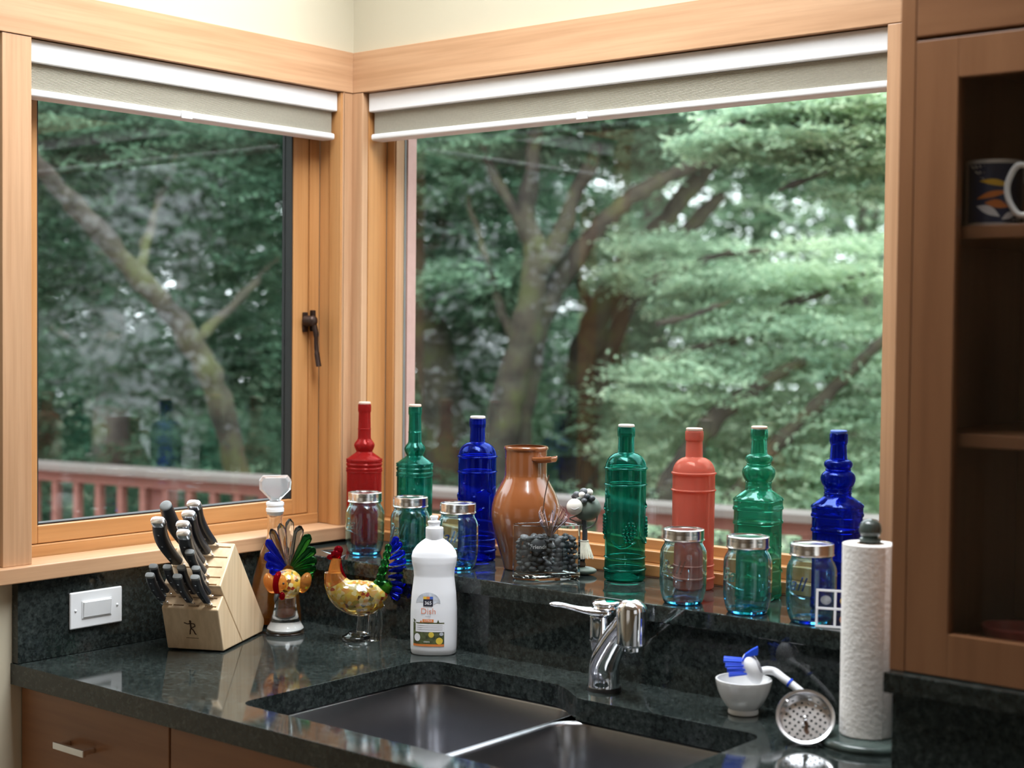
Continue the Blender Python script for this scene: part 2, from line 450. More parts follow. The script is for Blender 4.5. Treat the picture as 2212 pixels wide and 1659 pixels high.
struct(box('floor', -T, XR + T, YF - T, T, ZF - 0.08, ZF, 'floor_oak', bevel=0), 'oak floor of the kitchen', 'floor')
me = filled([[(-T, YF - T), (XR + T, YF - T), (XR + T, T), (-T, T)], [(SKY[0], SKY[2]), (SKY[1], SKY[2]), (SKY[1], SKY[3]), (SKY[0], SKY[3])]], ZC, ZC + 0.1)
struct(me.build('ceiling', 'ceiling_paint'), 'pale ceiling with a skylight opening', 'ceiling')
m = MB()
x0, x1, y0, y1 = SKY
m.box(x0 - .04, x0, y0 - .04, y1 + .04, ZC + 0.1, 2.05).box(x1, x1 + .04, y0 - .04, y1 + .04, ZC + 0.1, 2.05).box(x0, x1, y0 - .04, y0, ZC + 0.1, 2.05).box(x0, x1, y1, y1 + .04, ZC + 0.1, 2.05)
struct(m.build('skylight_shaft', 'ceiling_paint'), 'white skylight shaft above the counter', 'skylight')

# trim boards
t1 = 0.02
struct(box('trim_1', 0, t1, -0.935, -t1, 1.183, 1.276, 'fir_y'), 'fir head board above the casement window', 'trim')
struct(box('trim_2', 0, 1.5745, -t1, 0, 1.183, 1.276, 'fir_x'), 'fir head board above the wide window', 'trim')
struct(box('trim_3', 0, t1 - .002, -0.924, -0.862, 0.186, 1.182, 'fir_z'), 'sunlit fir side board of the casement window away from the corner', 'trim')
struct(box('trim_4', 0, t1 - .002, -0.049, -t1 + .001, 0.186, 1.182, 'fir_z'), 'narrow fir corner board beside the casement window', 'trim')
struct(box('trim_5', 0.0, 0.0475, -t1 + .001, 0, 0.152, 1.182, 'fir_z'), 'narrow fir corner board beside the wide window', 'trim')
struct(box('trim_6', 1.347, 1.40, -t1, 0, 0.152, 1.182, 'fir_z'), 'fir side board between the wide window and the glass-door cabinet', 'trim')
m = MB().prism([(0, -1.2), (.036, -1.2), (.036, -.006), (0, -.006), (0, -.049), (-.055, -.049), (-.055, -.862), (0, -.862)], .156, .186)
struct(m.build('trim_7', 'fir_y', bevel=0.002), 'sunlit fir stool board under the casement window', 'window sill')

# casement window
w1 = tag(bpy.data.objects.new('window_1', None), 'fir casement window with a bronze latch in the left wall', 'window', kind='structure')
COL.objects.link(w1); w1.location = (0, 0, CZ)
box('jamb', -0.06, 0.018, -0.0478, -0.044, 0.186, 1.19, 'frame_z', w1)
box('jamb_stop', -0.02, 0.016, -0.0545, -0.0478, 0.186, 1.182, 'frame_z', w1)
box('frame_stile', -T, -0.06, -0.078, -0.0481, 0.186, 1.19, 'frame_z', w1)
box('frame_stile', -T, -0.06, -0.872, -0.842, 0.186, 1.19, 'frame_z', w1)
box('frame_rail', -T, -0.0585, -0.872, -0.0481, 0.1562, 0.2095, 'frame_y', w1, 0.002)
box('frame_rail', -T, -0.06, -0.872, -0.0481, 1.16, 1.19, 'frame_y', w1)
sash = MB().box(-0.10, -0.064, -0.1245, -0.0788, 0.2105, 1.155).build('sash_stile', 'frame_z', w1, bevel=0.002)
MB().box(-0.10, -0.064, -0.84, -0.796, 0.2105, 1.155).build('sash_stile', 'frame_z', w1, bevel=0.002)
MB().box(-0.1005, -0.0638, -0.796, -0.1245, 0.2105, 0.2462).build('sash_rail', 'frame_y', w1, bevel=0.002)
MB().box(-0.1005, -0.0638, -0.796, -0.1245, 1.115, 1.155).build('sash_rail', 'frame_y', w1, bevel=0.002)
g = MB().box(-0.099, -0.068, -0.1285, -0.1246, 0.2465, 1.115).box(-0.099, -0.068, -0.796, -0.792, 0.2465, 1.115).box(-0.099, -0.075, -0.792, -0.1285, 0.2463, 0.2495).box(-0.099, -0.068, -0.792, -0.1285, 1.111, 1.115)
g.build('gasket', 'gasket_black', w1)
box('pane', -0.092, -0.087, -0.792, -0.1285, 0.2495, 1.111, 'window_glass', w1, 0)
# latch on the sash
lt = MB().box(-0.0636, -0.058, -0.098, -0.084, 0.632, 0.678).box(-0.0599, -0.048, -0.078, -0.0685, 0.634, 0.683).build('latch_plate', 'bronze', w1, bevel=0.002)
MB().tube([(-0.058, -0.090, 0.658), (-0.036, -0.089, 0.658)], [0.0135, 0.011], 16).ball((-0.036, -0.089, 0.658), (0.008, 0.0125, 0.0125)).build('latch_hub', 'bronze', w1, smooth=40)
MB().tube(spl([(-0.036, -0.088, 0.656), (-0.034, -0.082, 0.63), (-0.036, -0.079, 0.60), (-0.034, -0.077, 0.575), (-0.030, -0.076, 0.553)]), [0.0075] * 8 + [0.006] * 8 + [0.0075] * 9, 10, 0.6).build('latch_lever', 'bronze', w1, smooth=50)

# wide window
w2 = tag(bpy.data.objects.new('window_2', None), 'wide fixed fir window behind the row of glass bottles', 'window', kind='structure')
COL.objects.link(w2); w2.location = (0, 0, CZ)
box('jamb', 0.0481, 0.052, 0.0, 0.06, 0.15, 1.19, 'frame_z', w2)
box('jamb_edge', 0.0476, 0.0505, -0.0195, -0.001, 0.152, 1.182, 'fir_z', w2)
box('jamb', 1.343, 1.3479, 0.0, 0.06, 0.15, 1.19, 'frame_z', w2)
box('sash_stile', 0.0525, 0.076, 0.06, 0.082, 0.2, 1.19, 'frame_z', w2, 0.0015)
box('sash_stile', 1.322, 1.3475, 0.06, 0.082, 0.2, 1.19, 'frame_z', w2, 0.0015)
box('sash_rail', 0.0525, 1.3475, 0.0605, 0.082, 0.19, 0.2165, 'frame_x', w2, 0.0015)
box('sash_rail', 0.0525, 1.3475, 0.0605, 0.082, 1.15, 1.19, 'frame_x', w2, 0.0015)
box('sill_step', 0.0525, 1.3425, 0.0085, 0.06, 0.1505, 0.1735, 'frame_x', w2, 0.002)
box('sill_step', 0.0525, 1.3425, 0.034, 0.06, 0.1736, 0.1975, 'frame_x', w2, 0.002)
MB().box(0.0762, 0.0795, 0.064, 0.090, 0.217, 1.15).box(1.3185, 1.3218, 0.064, 0.09, 0.217, 1.15).build('glazing_bead', 'fir_z', w2)
MB().box(0.0762, 0.0815, 0.0902, 0.096, 0.2, 1.16).build('gasket', 'gasket_grey', w2)
MB().box(0.052, 0.086, 0.0965, 0.125, 0.16, 1.2).box(1.312, 1.346, 0.0965, 0.125, 0.16, 1.2).box(0.05, 1.346, 0.0965, 0.125, 0.12, 0.198).build('exterior_jamb', 'exterior_paint', w2)
box('pane', 0.0795, 1.3185, 0.084, 0.089, 0.2165, 1.15, 'window_glass', w2, 0)

# ------------------------------------------------------------------ blinds
def blind(label, axis, a0, a1):
    t = thing('pleated_blind', label, 'blind', (0, 0, 0), group='raised pleated blinds')
    def bx(a, b, d0, d1, z0, z1, name, mat, bev):
        if axis == 'x': return box(name, a, b, d0, d1, z0, z1, mat, t, bev)
        return box(name, -d1, -d0, a, b, z0, z1, mat, t, bev)
    bx(a0, a1, -0.006, 0.05, 1.1385, 1.1815, 'head_rail', 'blind_white', 0.0025)
    # stack of folded pleats
    n = 24; pts = []
    for k in range(2 * n + 1):
        pts.append((0.005 if k % 2 else 0.0068, 1.0885 + (1.1383 - 1.0885) * k / (2 * n)))
    back = [(0.045, z) for _, z in reversed(pts)]
    e = 0.008
    mb = MB()
    if axis == 'x': mb.prism([(d, z) for d, z in pts + back], a0 + e, a1 - 0.002, 'yz')
    else: mb.prism([(-d, z) for d, z in pts + back], a0 + 0.002, a1 - e, 'xz')
    mb.build('pleat_stack', 'blind_fabric', t)
    lo = rrect(-0.003, 0.04, 1.0735, 1.0883, 0.0055, 5)
    mb = MB()
    if axis == 'x': mb.prism(lo, a0 + e - .001, a1 - .001, 'yz')
    else: mb.prism([(-d, z) for d, z in lo], a0 + .001, a1 - e + .001, 'xz')
    mb.build('bottom_rail', 'blind_white', t, smooth=30)
    c = (a0 + a1) / 2 - 0.03
    bx(c - 0.014, c + 0.014, -0.0075, -0.0032, 1.0725, 1.0885, 'pull_tab', 'ceramic_white', 0.0015)
    return t
blind('raised cream pleated blind with white rails over the casement window', 'y', -0.859, -0.0555)
blind('raised taupe pleated blind with white rails across the wide window', 'x', 0.0565, 1.342)

# ------------------------------------------------------------------ counter, ledge, sink, cabinets
LY, FY = -0.246, -0.897
def arc(cx, cy, r, a0, a1, n=8):
    return [(cx + r * math.cos(math.radians(a0 + (a1 - a0) * k / n)), cy + r * math.sin(math.radians(a0 + (a1 - a0) * k / n))) for k in range(n + 1)]
SX0, SX1, SY0, SYL, SYR = 0.559, 1.342, -0.815, -0.340, -0.400
cut = []
cut += arc(SX1 - 0.03, SYR - 0.03, 0.03, 0, 90)
cut += spl([(1.30, SYR, 0), (1.0, SYR, 0), (0.962, SYR + .008, 0), (0.925, SYR + 0.035, 0), (0.895, SYL - .008, 0), (0.86, SYL, 0), (0.70, SYL, 0)], 5)[1:-1]
cut = [(p[0], p[1]) for p in cut]
cut += arc(SX0 + 0.055, SYL - 0.055, 0.055, 90, 180)
cut += arc(SX0 + 0.03, SY0 + 0.03, 0.03, 180, 270)
cut += arc(SX1 - 0.03, SY0 + 0.03, 0.03, 270, 360)
ctop = filled([[(0.0, FY), (2.6, FY), (2.6, LY + 0.012), (0.0, LY + 0.012)], cut], -0.04, 0.0).build('countertop', 'granite', bevel=0.0018)
tag(ctop, 'polished dark green granite countertop with the sink cut into it', 'countertop')
m = MB().box(0.0, 0.02, FY + .003, LY + .012, 0.0005, 0.1555)
tag(m.build('left_backsplash', 'granite', bevel=0.001), 'dark granite upstand under the casement window, behind the white switch', 'backsplash')
m = MB().box(0.0, 1.58, LY + 0.012, LY + 0.034, -0.03, 0.118)
tag(m.build('sink_backsplash', 'granite', bevel=0.001), 'near-black polished granite upstand behind the faucet', 'backsplash')
m = MB().box(0.0, 1.585, LY, 0.007, 0.118, 0.15)
tag(m.build('window_ledge', 'granite', bevel=0.002), 'raised polished granite ledge carrying the bottles and jars', 'ledge')
m = MB().box(1.581, 2.6, -0.45, LY, 0.0005, 0.118)
tag(m.build('plinth_upstand', 'granite', bevel=0.001), 'dark granite upstand below the glass-door cabinet', 'backsplash')
m = MB().box(1.5745, 2.6, -0.468, LY - .0005, 0.1182, 0.1485)
tag(m.build('plinth_slab', 'granite', bevel=0.002), 'dark granite slab under the glass-door cabinet', 'ledge')

sink = thing('double_sink', 'brushed steel undermount double-bowl sink set in the granite', 'sink', (0, 0, -0.04))
def bowl(x0, x1, y0, y1, name):
    R = []
    def ring(ins, z, r): R.append([(a, b, z) for a, b in rrect(x0 + ins, x1 - ins, y0 + ins, y1 - ins, r, 8)])
    ring(0.004, -0.006, 0.056); ring(0.0, -0.0065, 0.06)
    R = []
    ring(-0.0065, -0.0015, 0.062); ring(-0.004, -0.0015, 0.06); ring(0.0, -0.004, 0.056); ring(0.002, -0.008, 0.055); ring(0.006, -0.1, 0.055); ring(0.010, -0.165, 0.056)
    for k in range(1, 7):
        a = PI / 2 * k / 6
        ring(0.010 + 0.03 * (1 - math.cos(a)), -0.165 - 0.03 * math.sin(a), 0.056)
    ring(0.12, -0.198, 0.05)
    cx, cy = (x0 + x1) / 2, (y0 + y1) / 2
    n = len(R[0])
    R.append([(cx + 0.045 * math.cos(2 * PI * (k + .5) / n + PI / n), cy + 0.045 * math.sin(2 * PI * (k + .5) / n + PI / n), -0.2) for k in range(n)])
    mb = MB().rings(R, False, False)
    o = mb.build(name, 'steel_brushed', sink, smooth=40)
    s = o.modifiers.new('solid', 'SOLIDIFY'); s.thickness = 0.0015; s.offset = 0
    MB().lathe([(0, -0.207), (0.040, -0.207), (0.044, -0.2), (0.05, -0.1985), (0.05, -0.1965), (0.043, -0.198), (0.036, -0.205), (0, -0.205)], 28, (cx, cy, 0)).build('drain', 'chrome', sink, smooth=40)
bowl(0.552, 0.932, -0.822, -0.333, 'left_bowl')
bowl(0.945, 1.349, -0.822, -0.393, 'right_bowl')

# base cabinets under the counter
def base_cab(x0, x1, label, handle):
    t = thing('base_cabinet', label, 'cabinet', (0, 0, 0), group='base cabinets under the counter')
    MB().box(x0 + .002, x0 + .02, -0.855, -0.20, -0.81, -0.045).box(x1 - .02, x1 - .002, -0.855, -0.20, -0.81, -0.045).box(x0 + .02, x1 - .02, -0.855, -0.20, -0.81, -0.79).box(x0 + .02, x1 - .02, -0.21, -0.20, -0.79, -0.045).box(x0 + .02, x1 - .02, -0.855, -0.835, -0.07, -0.045).build('carcass', 'cherry_z', t, bevel=0.001)
    box('toe_kick', x0 + .002, x1 - .002, -0.80, -0.78, -CZ, -0.81, 'cherry_x', t)
    d = box('drawer_front', x0 + .0015, x1 - .0015, -0.876, -0.8555, -0.208, -0.048, 'cherry_x', t, 0.0015)
    dd = box('door', x0 + .0015, x1 - .0015, -0.876, -0.8555, -0.80, -0.2115, 'cherry_x', t, 0.0015)
    if handle:
        hx, hz = handle
        MB().box(hx - .047, hx + .047, -0.906, -0.899, hz - .0065, hz + .0065).box(hx - .042, hx - .032, -0.899, -0.8762, hz - .005, hz + .005).box(hx + .032, hx + .042, -0.899, -0.8762, hz - .005, hz + .005).build('handle', 'knife_steel', d, bevel=0.0015)
    hx = x1 - .05
    MB().box(hx - .006, hx + .006, -0.906, -0.899, -0.38, -0.28).box(hx - .005, hx + .005, -0.899, -0.8762, -0.37, -0.36).box(hx - .005, hx + .005, -0.899, -0.8762, -0.30, -0.29).build('handle', 'knife_steel', dd, bevel=0.0015)
base_cab(0.003, 0.452, 'red-brown base cabinet under the knife block with a slim steel drawer pull', (0.197, -0.128))
base_cab(0.454, 1.40, 'red-brown base cabinet beneath the double sink', None)
base_cab(1.402, 2.6, 'red-brown base cabinet under the paper towel holder', (2.0, -0.128))

# glass-door cabinet on the plinth
up = thing('wall_cabinet', 'cherry wall cabinet with a glass door standing on the granite slab', 'cabinet', (0, 0, 0))
CX0, CX1, CY = 1.5755, 2.38, -0.45
box('side_panel', CX0, CX0 + 0.0235, CY, -0.0215, 0.149, ZC - .002, 'cherry_z', up)
box('side_panel', CX1 - 0.0235, CX1, CY, -0.0215, 0.149, ZC - .002, 'cherry_z', up)
box('back_panel', CX0 + .0237, CX1 - .0237, -0.034, -0.022, 0.149, ZC - .002, 'cherry_z', up)
box('cabinet_floor', CX0 + .0237, CX1 - .0237, CY + .022, -0.0342, 0.149, 0.172, 'cherry_x', up)
box('divider', CX0 + .0237, CX1 - .0237, CY + .022, -0.0342, 1.05, 1.068, 'cherry_x', up)
for z in (0.775, 0.478): box('shelf', CX0 + .0237, CX1 - .0237, CY + .03, -0.0342, z, z + .0195, 'cherry_x', up, 0.002)
dr = MB().box(1.6005, 1.664, CY - .001, CY + .0195, 0.1505, 1.0575).box(2.29, 2.354, CY - .001, CY + .0195, 0.1505, 1.0575).box(1.664, 2.29, CY - .001, CY + .0195, 0.1505, 0.2125).box(1.664, 2.29, CY - .001, CY + .0195, 1.0005, 1.0575).build('glass_door', 'cherry_z', up, bevel=0.001)
box('pane', 1.664, 2.29, CY + .008, CY + .012, 0.2125, 1.0005, 'cabinet_glass', dr, 0)
box('upper_door', 1.6005, 2.354, CY - .001, CY + .0195, 1.0635, ZC - .003, 'cherry_x', up, 0.0015)
MB().tube([(2.32, CY - .001, .5), (2.32, CY - .02, .5)], .006, 12).ball((2.32, CY - .026, .5), .012).build('knob', 'bronze', dr, smooth=40)

def mug(label, x, y, z, rot, print_mats=None, h=0.097, r=0.041):
    t = thing('mug', label, 'mug', (x, y, z), rot, 'mugs on the upper cabinet shelf')
    MB().lathe([(0, 0), (r - .004, 0), (r, .004), (r, h - .002), (r - .001, h), (r - .003, h), (r - .0045, h - .003), (r - .0045, .007), (0, .005)], 40).build('mug_body', 'ceramic_white', t, smooth=35)
    MB().tube(spl([(r - .002, 0, h * .82), (r + .018, 0, h * .86), (r + .031, 0, h * .62), (r + .030, 0, h * .38), (r + .016, 0, h * .15), (r - .002, 0, h * .16)], 6), .0065, 12, 0.7).build('handle', 'ceramic_white', t, smooth=50)
    if print_mats:
        def patch(poly, mat, off, name):
            n = len(poly)
            mb = MB()
            # fan of strips wrapped round the wall
            cu = sum(p[0] for p in poly) / n; cv = sum(p[1] for p in poly) / n
            K = 5; V = []
            for k in range(K + 1):
                for u, v in poly:
                    uu = cu + (u - cu) * k / K; vv = cv + (v - cv) * k / K
                    a = uu / r
                    V.append(((r + off) * math.sin(a), -(r + off) * math.cos(a), vv))
            F = []
            for k in range(K):
                for i in range(n):
                    j = (i + 1) % n; F.append((k * n + i, k * n + j, (k + 1) * n + j, (k + 1) * n + i))
            mb.add(V, F).build(name, mat, t, smooth=60)
        def rect(u0, u1, v0, v1): 
            P = []
            for k in range(12): P.append((u0 + (u1 - u0) * k / 12, v0))
            for k in range(6): P.append((u1, v0 + (v1 - v0) * k / 6))
            for k in range(12): P.append((u1 - (u1 - u0) * k / 12, v1))
            for k in range(6): P.append((u0, v1 - (v1 - v0) * k / 6))
            return P
        def lens(u0, v0, u1, v1, w):
            P = []; d = Vector((u1 - u0, v1 - v0)); nn = Vector((-d.y, d.x)).normalized()
            for k in range(10): P.append(tuple(Vector((u0, v0)) + d * k / 10 + nn * w * math.sin(PI * k / 10)))
            for k in range(10): P.append(tuple(Vector((u1, v1)) - d * k / 10 - nn * w * 0.5 * math.sin(PI * k / 10)))
            return P
        patch(rect(-.047, .047, .006, .091), 'ink_navy', .0003, 'print_ground')
        patch(lens(-.026, .066, .020, .058, .006), 'ink_yellow', .0006, 'print_shape')
        patch(lens(-.030, .040, .016, .050, .006), 'ink_orange', .0006, 'print_shape')
        patch(lens(-.018, .034, .016, .028, .008), 'ink_orange', .0005, 'print_shape')
        patch(lens(-.030, .030, .004, .014, .008), 'ink_white', .00055, 'print_shape')
        patch(lens(.006, .010, .030, .020, .006), 'ink_white', .00055, 'print_shape')
    return t
ZS = 0.7947
mug('white mug with an orange and navy picture on the upper cabinet shelf', 1.674, -0.340, ZS, facing(1.674, -.34) + 0.12, True)
mug('plain white mug beside the picture mug in the cabinet', 1.788, -0.383, ZS, facing(1.788, -.383) + PI - .15, None)
mug('plain white mug behind the cabinet stile next to the picture mug', 1.640, -0.255, ZS, facing(1.64, -.255) + 0.7, None)
jarp = thing('stoneware_pot', 'dark stoneware pot on the middle cabinet shelf', 'pot', (1.80, -0.30, 0.4977))
MB().lathe(spl2([(0, 0), (.05, 0), (.066, .02), (.074, .06), (.06, .105), (.045, .12), (.05, .135), (.046, .134), (.04, .12), (.055, .1), (.068, .06), (.06, .02), (0, .008)], 4), 40).build('pot_body', 'stoneware', jarp, smooth=50)
MB().lathe(spl2([(0, .128), (.044, .128), (.046, .138), (.03, .146), (.012, .15), (.012, .162), (0, .166)], 4), 32).build('lid', 'stoneware', jarp, smooth=50)
for k in range(9):
    p = MB().lathe([(0, 0), (.05, 0), (.06, .003), (.098, .014), (.1, .016), (.097, .0165), (.058, .006), (0, .005)], 40).build('dinner_plate', 'stoneware', smooth=40, loc=(1.868, -0.26, 0.1725 + 0.0085 * k + CZ))
    tag(p, 'dark stoneware plate in the stack on the cabinet floor', 'plate', 'stacked plates in the cabinet')
pb = thing('pink_bowl', 'dark pink ceramic bowl on the cabinet floor beside the plates', 'bowl', (1.715, -0.335, 0.1723))
MB().lathe(spl2([(0, 0), (.022, 0), (.024, .004), (.038, .02), (.044, .04), (.042, .04), (.036, .022), (0, .008)], 4), 32).build('bowl_body', 'pink_ceramic', pb, smooth=50)
MB().lathe([(.0432, .0395), (.0452, .0405), (.0445, .043), (.042, .042), (.0415, .0398)], 32).build('rim', 'pink_ceramic', pb, smooth=50)

# light switch
sw = thing('light_switch', 'white rocker light switch on the granite upstand', 'switch', (0.0203, -0.7225, 0.0855))
box('plate', 0.0, 0.006, -0.0605, 0.0605, -0.036, 0.036, 'switch_white', sw, 0.0025)
box('rocker_frame', 0.0062, 0.0075, -0.0345, 0.0345, -0.0175, 0.0175, 'switch_white', sw, 0.0008)
MB().add([(0.0076, -.032, -.015), (0.0076, .032, -.015), (0.0076, .032, .015), (0.0076, -.032, .015), (0.0088, -.032, -.015), (0.0088, .032, -.015), (0.0118, .032, .015), (0.0118, -.032, .015)],
         [(3, 2, 1, 0), (4, 5, 6, 7), (0, 1, 5, 4), (1, 2, 6, 5), (2, 3, 7, 6), (3, 0, 4, 7)]).build('rocker', 'switch_white', sw, bevel=0.0008)
for y in (-.0485, .0485):
    MB().ball((0.0063, y, 0), (0.0015, 0.0028, 0.0028), 12, 8).build('screw', 'switch_white', sw, smooth=50)

# ------------------------------------------------------------------ glass bottles on the ledge
ZL = 0.15
def shell(outer, wall=0.003, base=0.006):
    # closed glass profile: the outside from the foot to the lip, back down the inside
    pts = [(0, outer[0][1])] + list(outer)
    top = outer[-1]
    inner = []
    for i in range(len(outer) - 1, -1, -1):
        r, z = outer[i]
        if z < base: continue
        inner.append((max(r - wall, 0.004), z))
    rb = inner[-1][0]
    return pts + inner + [(rb * 0.85, base), (0, base + 0.001)]
def smooth_prof(pts, n=4):      # keeps doubled points as corners
    out = []; run = [pts[0]]
    for a in pts[1:]:
        if a == run[-1]:
            out += spl2(run, n) if len(run) > 2 else list(run); run = [a]
        else: run.append(a)
    out += spl2(run, n) if len(run) > 2 else list(run)
    q = [out[0]]
    for p in out[1:]:
        if abs(p[0] - q[-1][0]) + abs(p[1] - q[-1][1]) > 1e-6: q.append(p)
    return q
def cork(t, z, r, mat='cork'):
    MB().lathe([(0, z - .012), (r - .0032, z - .012), (r - .0032, z + .0006), (r + .0008, z + .0008), (r + .0012, z + .004), (r - .0005, z + .0055), (0, z + .0057)], 28).build('cork', mat, t, smooth=40)
def rope(mb, r, z, n=46, s=0.0013):
    for k in range(n):
        a = 2 * PI * k / n
        mb.ball((r * math.cos(a), r * math.sin(a), z), (s, s, s * 1.25), 6, 4)
    return mb
def slender(label, x, y, mat, k=1.0):
    t = thing('glass_bottle', label, 'bottle', (x, y, ZL), 0, 'decorative glass bottles on the ledge')
    R = 0.0395 * k
    o = [(R - .006, 0), (R - .001, .004), (R, .010), (R, .010), (R, .165), (R, .165), (R + .0012, .1665), (R, .168), (R, .168), (R + .0015, .174), (R - .0005, .177), (R + .0015, .183), (R - .0005, .187), (R + .001, .192), (R, .195), (R, .195),
         (R - .0075, .201), (.022, .208), (.0182, .212), (.0182, .2125), (.0225, .222), (.0232, .228), (.0205, .2335), (.0175, .2375), (.0175, .2375), (.0150, .243), (.0145, .262), (.0145, .262), (.0155, .2635), (.0143, .265), (.0143, .265), (.0135, .302), (.0135, .302), (.0148, .3035), (.0148, .317), (.0142, .3195)]
    MB().lathe(shell(smooth_prof(o)), 48).build('bottle_glass', mat, t, smooth=35)
    mb = MB()
    for z in (.1685, .1895, .194): rope(mb, R + .0006, z)
    mb.build('rope_rings', mat, t, smooth=50)['kind'] = 'stuff'
    cork(t, .3195, .0128)
    return t
slender('slender crimson glass bottle with a bulb neck in the window corner', 0.096, -0.052, 'red_glass')
slender('slender teal glass bottle with a bulb neck between the crimson and cobalt bottles', 0.251, -0.050, 'teal_glass')

def cylinder_bottle(label, x, y, mat, corkmat='cork', h=0.303, grapes=False, rz=0.0):
    t = thing('glass_bottle', label, 'bottle', (x, y, ZL), rz, 'decorative glass bottles on the ledge')
    R = 0.0405
    o = [(R - .005, 0), (R, .004), (R, .004), (R, .020), (R, .020), (R + .0022, .0215), (R + .0022, .0235), (R, .025), (R, .025), (R - .001, .045), (R - .001, .045), (R + .0013, .0465), (R - .001, .048), (R - .001, .048), (R, .187), (R, .187), (R + .0022, .1885), (R + .0022, .190), (R, .1915), (R, .1915), (R, .219), (R, .219), (R + .0024, .2205), (R + .0024, .2225), (R, .224), (R, .224),
         (R - .002, .233), (R - .008, .243), (R - .017, .2495), (.0175, .2515), (.0163, .254), (.0163, .254), (.0158, .283), (.0158, .283), (.0172, .285), (.0175, .298), (.0165, h - .001)]
    MB().lathe(shell(smooth_prof(o)), 48).build('bottle_glass', mat, t, smooth=35)
    mb = MB()
    def on(u, v, h_=0.0): a = u / R; return ((R + h_) * math.sin(a), -(R + h_) * math.cos(a), v)
    if grapes:
        for cu, cv in ((0.008, 0.098), (-0.06, 0.11), (0.07, 0.105)):
            for row, n in ((0, 2), (1, 3), (2, 4), (3, 4), (4, 3), (5, 2)):
                for k in range(n):
                    mb.ball(on(cu + (k - (n - 1) / 2) * .0072 + (row - 2) * .001, cv - .016 + row * .0066), .0042, 10, 7)
            mb.tube([on(cu - .03 + .004 * k, cv - .024 - .006 * math.sin(k * .4), .0004) for k in range(12)], .0019, 6)
            mb.tube([on(cu - .036 + .003 * k, cv - .016 - .010 * math.sin(k * .3), .0004) for k in range(9)], .0018, 6)
    # leaf and tendril relief over the body
    rr = random.Random(int(x * 1000))
    for _ in range(9 if mat != 'coral_glass' else 0):
        u, v = rr.uniform(-.1, .1), rr.uniform(.105, .172); a = rr.uniform(0, 6.28)
        mb.tube([on(u + .016 * (k / 6 - .5) * math.cos(a) + .004 * math.sin(k), v + .016 * (k / 6 - .5) * math.sin(a), .0002) for k in range(7)], [.0004, .0015, .0021, .0023, .0021, .0015, .0004], 6)
    if mb.v: mb.build('relief', mat, t, smooth=50)['kind'] = 'stuff'
    if corkmat: cork(t, h - .001, .0150, corkmat)
    return t
cylinder_bottle('cobalt blue cylinder bottle with two shoulder rings beside the terracotta jug', 0.439, -0.056, 'cobalt_glass', 'egg_white')
cylinder_bottle('emerald green cylinder bottle embossed with grapes', 0.825, -0.056, 'teal_glass', 'egg_white', grapes=True, rz=facing(.825, -.056))
cylinder_bottle('coral red cylinder bottle between the two green bottles', 0.979, -0.050, 'coral_glass', 'cork')

def sq_ring(s, ch, z, m=0.0):   # square with cut corners; m blends to a circle
    P = []; N = 48
    for k in range(N):
        a = 2 * PI * k / N
        c, d = math.cos(a), math.sin(a)
        n = 9.0
        rs = s / ((abs(c) ** n + abs(d) ** n) ** (1 / n))
        rd = (s * 2 - ch) / (abs(c) + abs(d))
        r = min(rs, rd)
        rr = r * (1 - m) + m * s
        P.append((rr * c, rr * d, z))
    return P
def square_bottle(label, x, y, mat, rz, corkmat):
    t = thing('glass_bottle', label, 'bottle', (x, y, ZL), rz, 'decorative glass bottles on the ledge')
    S = 0.0385
    sec = [(S - .003, .012, 0, 0), (S, .012, .004, 0), (S, .012, .02, 0), (S - .001, .012, .023, 0), (S - .001, .012, .137, 0), (S + .0008, .012, .139, 0), (S + .0008, .012, .143, 0), (S - .0005, .012, .145, 0), (S - .0005, .012, .163, 0), (S + .001, .012, .165, 0), (S + .001, .012, .169, 0), (S, .012, .171, 0), (S, .012, .180, 0), (S + .0012, .012, .182, 0), (S + .0005, .012, .185, 0.02), (.035, .01, .189, 0.1), (.0275, .006, .1965, 0.5), (.0245, .004, .200, 0.9), (.0235, 0, .204, 1)]
    neck = smooth_prof([(.0235, .204), (.0245, .206), (.0235, .208), (.0235, .208), (.0240, .213), (.0240, .213), (.0250, .2145), (.0240, .216), (.0240, .216), (.0285, .224), (.0305, .232), (.0285, .240), (.0215, .2465), (.0215, .2465), (.0230, .248), (.0215, .250), (.0215, .250), (.0245, .2545), (.0250, .259), (.0225, .2635), (.0175, .266), (.0175, .266), (.0155, .268), (.0140, .292), (.0140, .292), (.0150, .2935), (.0142, .295), (.0142, .295), (.0158, .297), (.0160, .310), (.0150, .3125)])
    out = [sq_ring(s_, c_, z, m_) for s_, c_, z, m_ in sec] + [sq_ring(r, 0, z, 1) for r, z in neck[1:]]
    inn = [sq_ring(max(r - .003, .004), 0, z, 1) for r, z in reversed(neck)] + [sq_ring(s_ - .0035, c_, z, m_) for s_, c_, z, m_ in reversed(sec) if z > .009] + [sq_ring(S - .006, .012, .008, 0)]
    MB().rings(out + inn, True, True).build('bottle_glass', mat, t, smooth=32)
    mb = MB()
    rr = random.Random(int(x * 777))
    for sd in range(4):
        M = Matrix.Rotation(sd * PI / 2, 4, 'Z')
        q = MB()
        for _ in range(7):
            u, v, a = rr.uniform(-.022, .022), rr.uniform(.03, .125), rr.uniform(0, 6.28)
            q.tube([(u + .016 * (k / 6 - .5) * math.cos(a) + .003 * math.sin(k), -S + .0008, v + .016 * (k / 6 - .5) * math.sin(a)) for k in range(7)], [.0003, .001, .0014, .0016, .0014, .001, .0003], 6)
        q.xf(M); mb.add(q.v, q.f)
    mb.build('relief', mat, t, smooth=50)['kind'] = 'stuff'
    if corkmat: cork(t, .3125, .0138, corkmat)
    return t
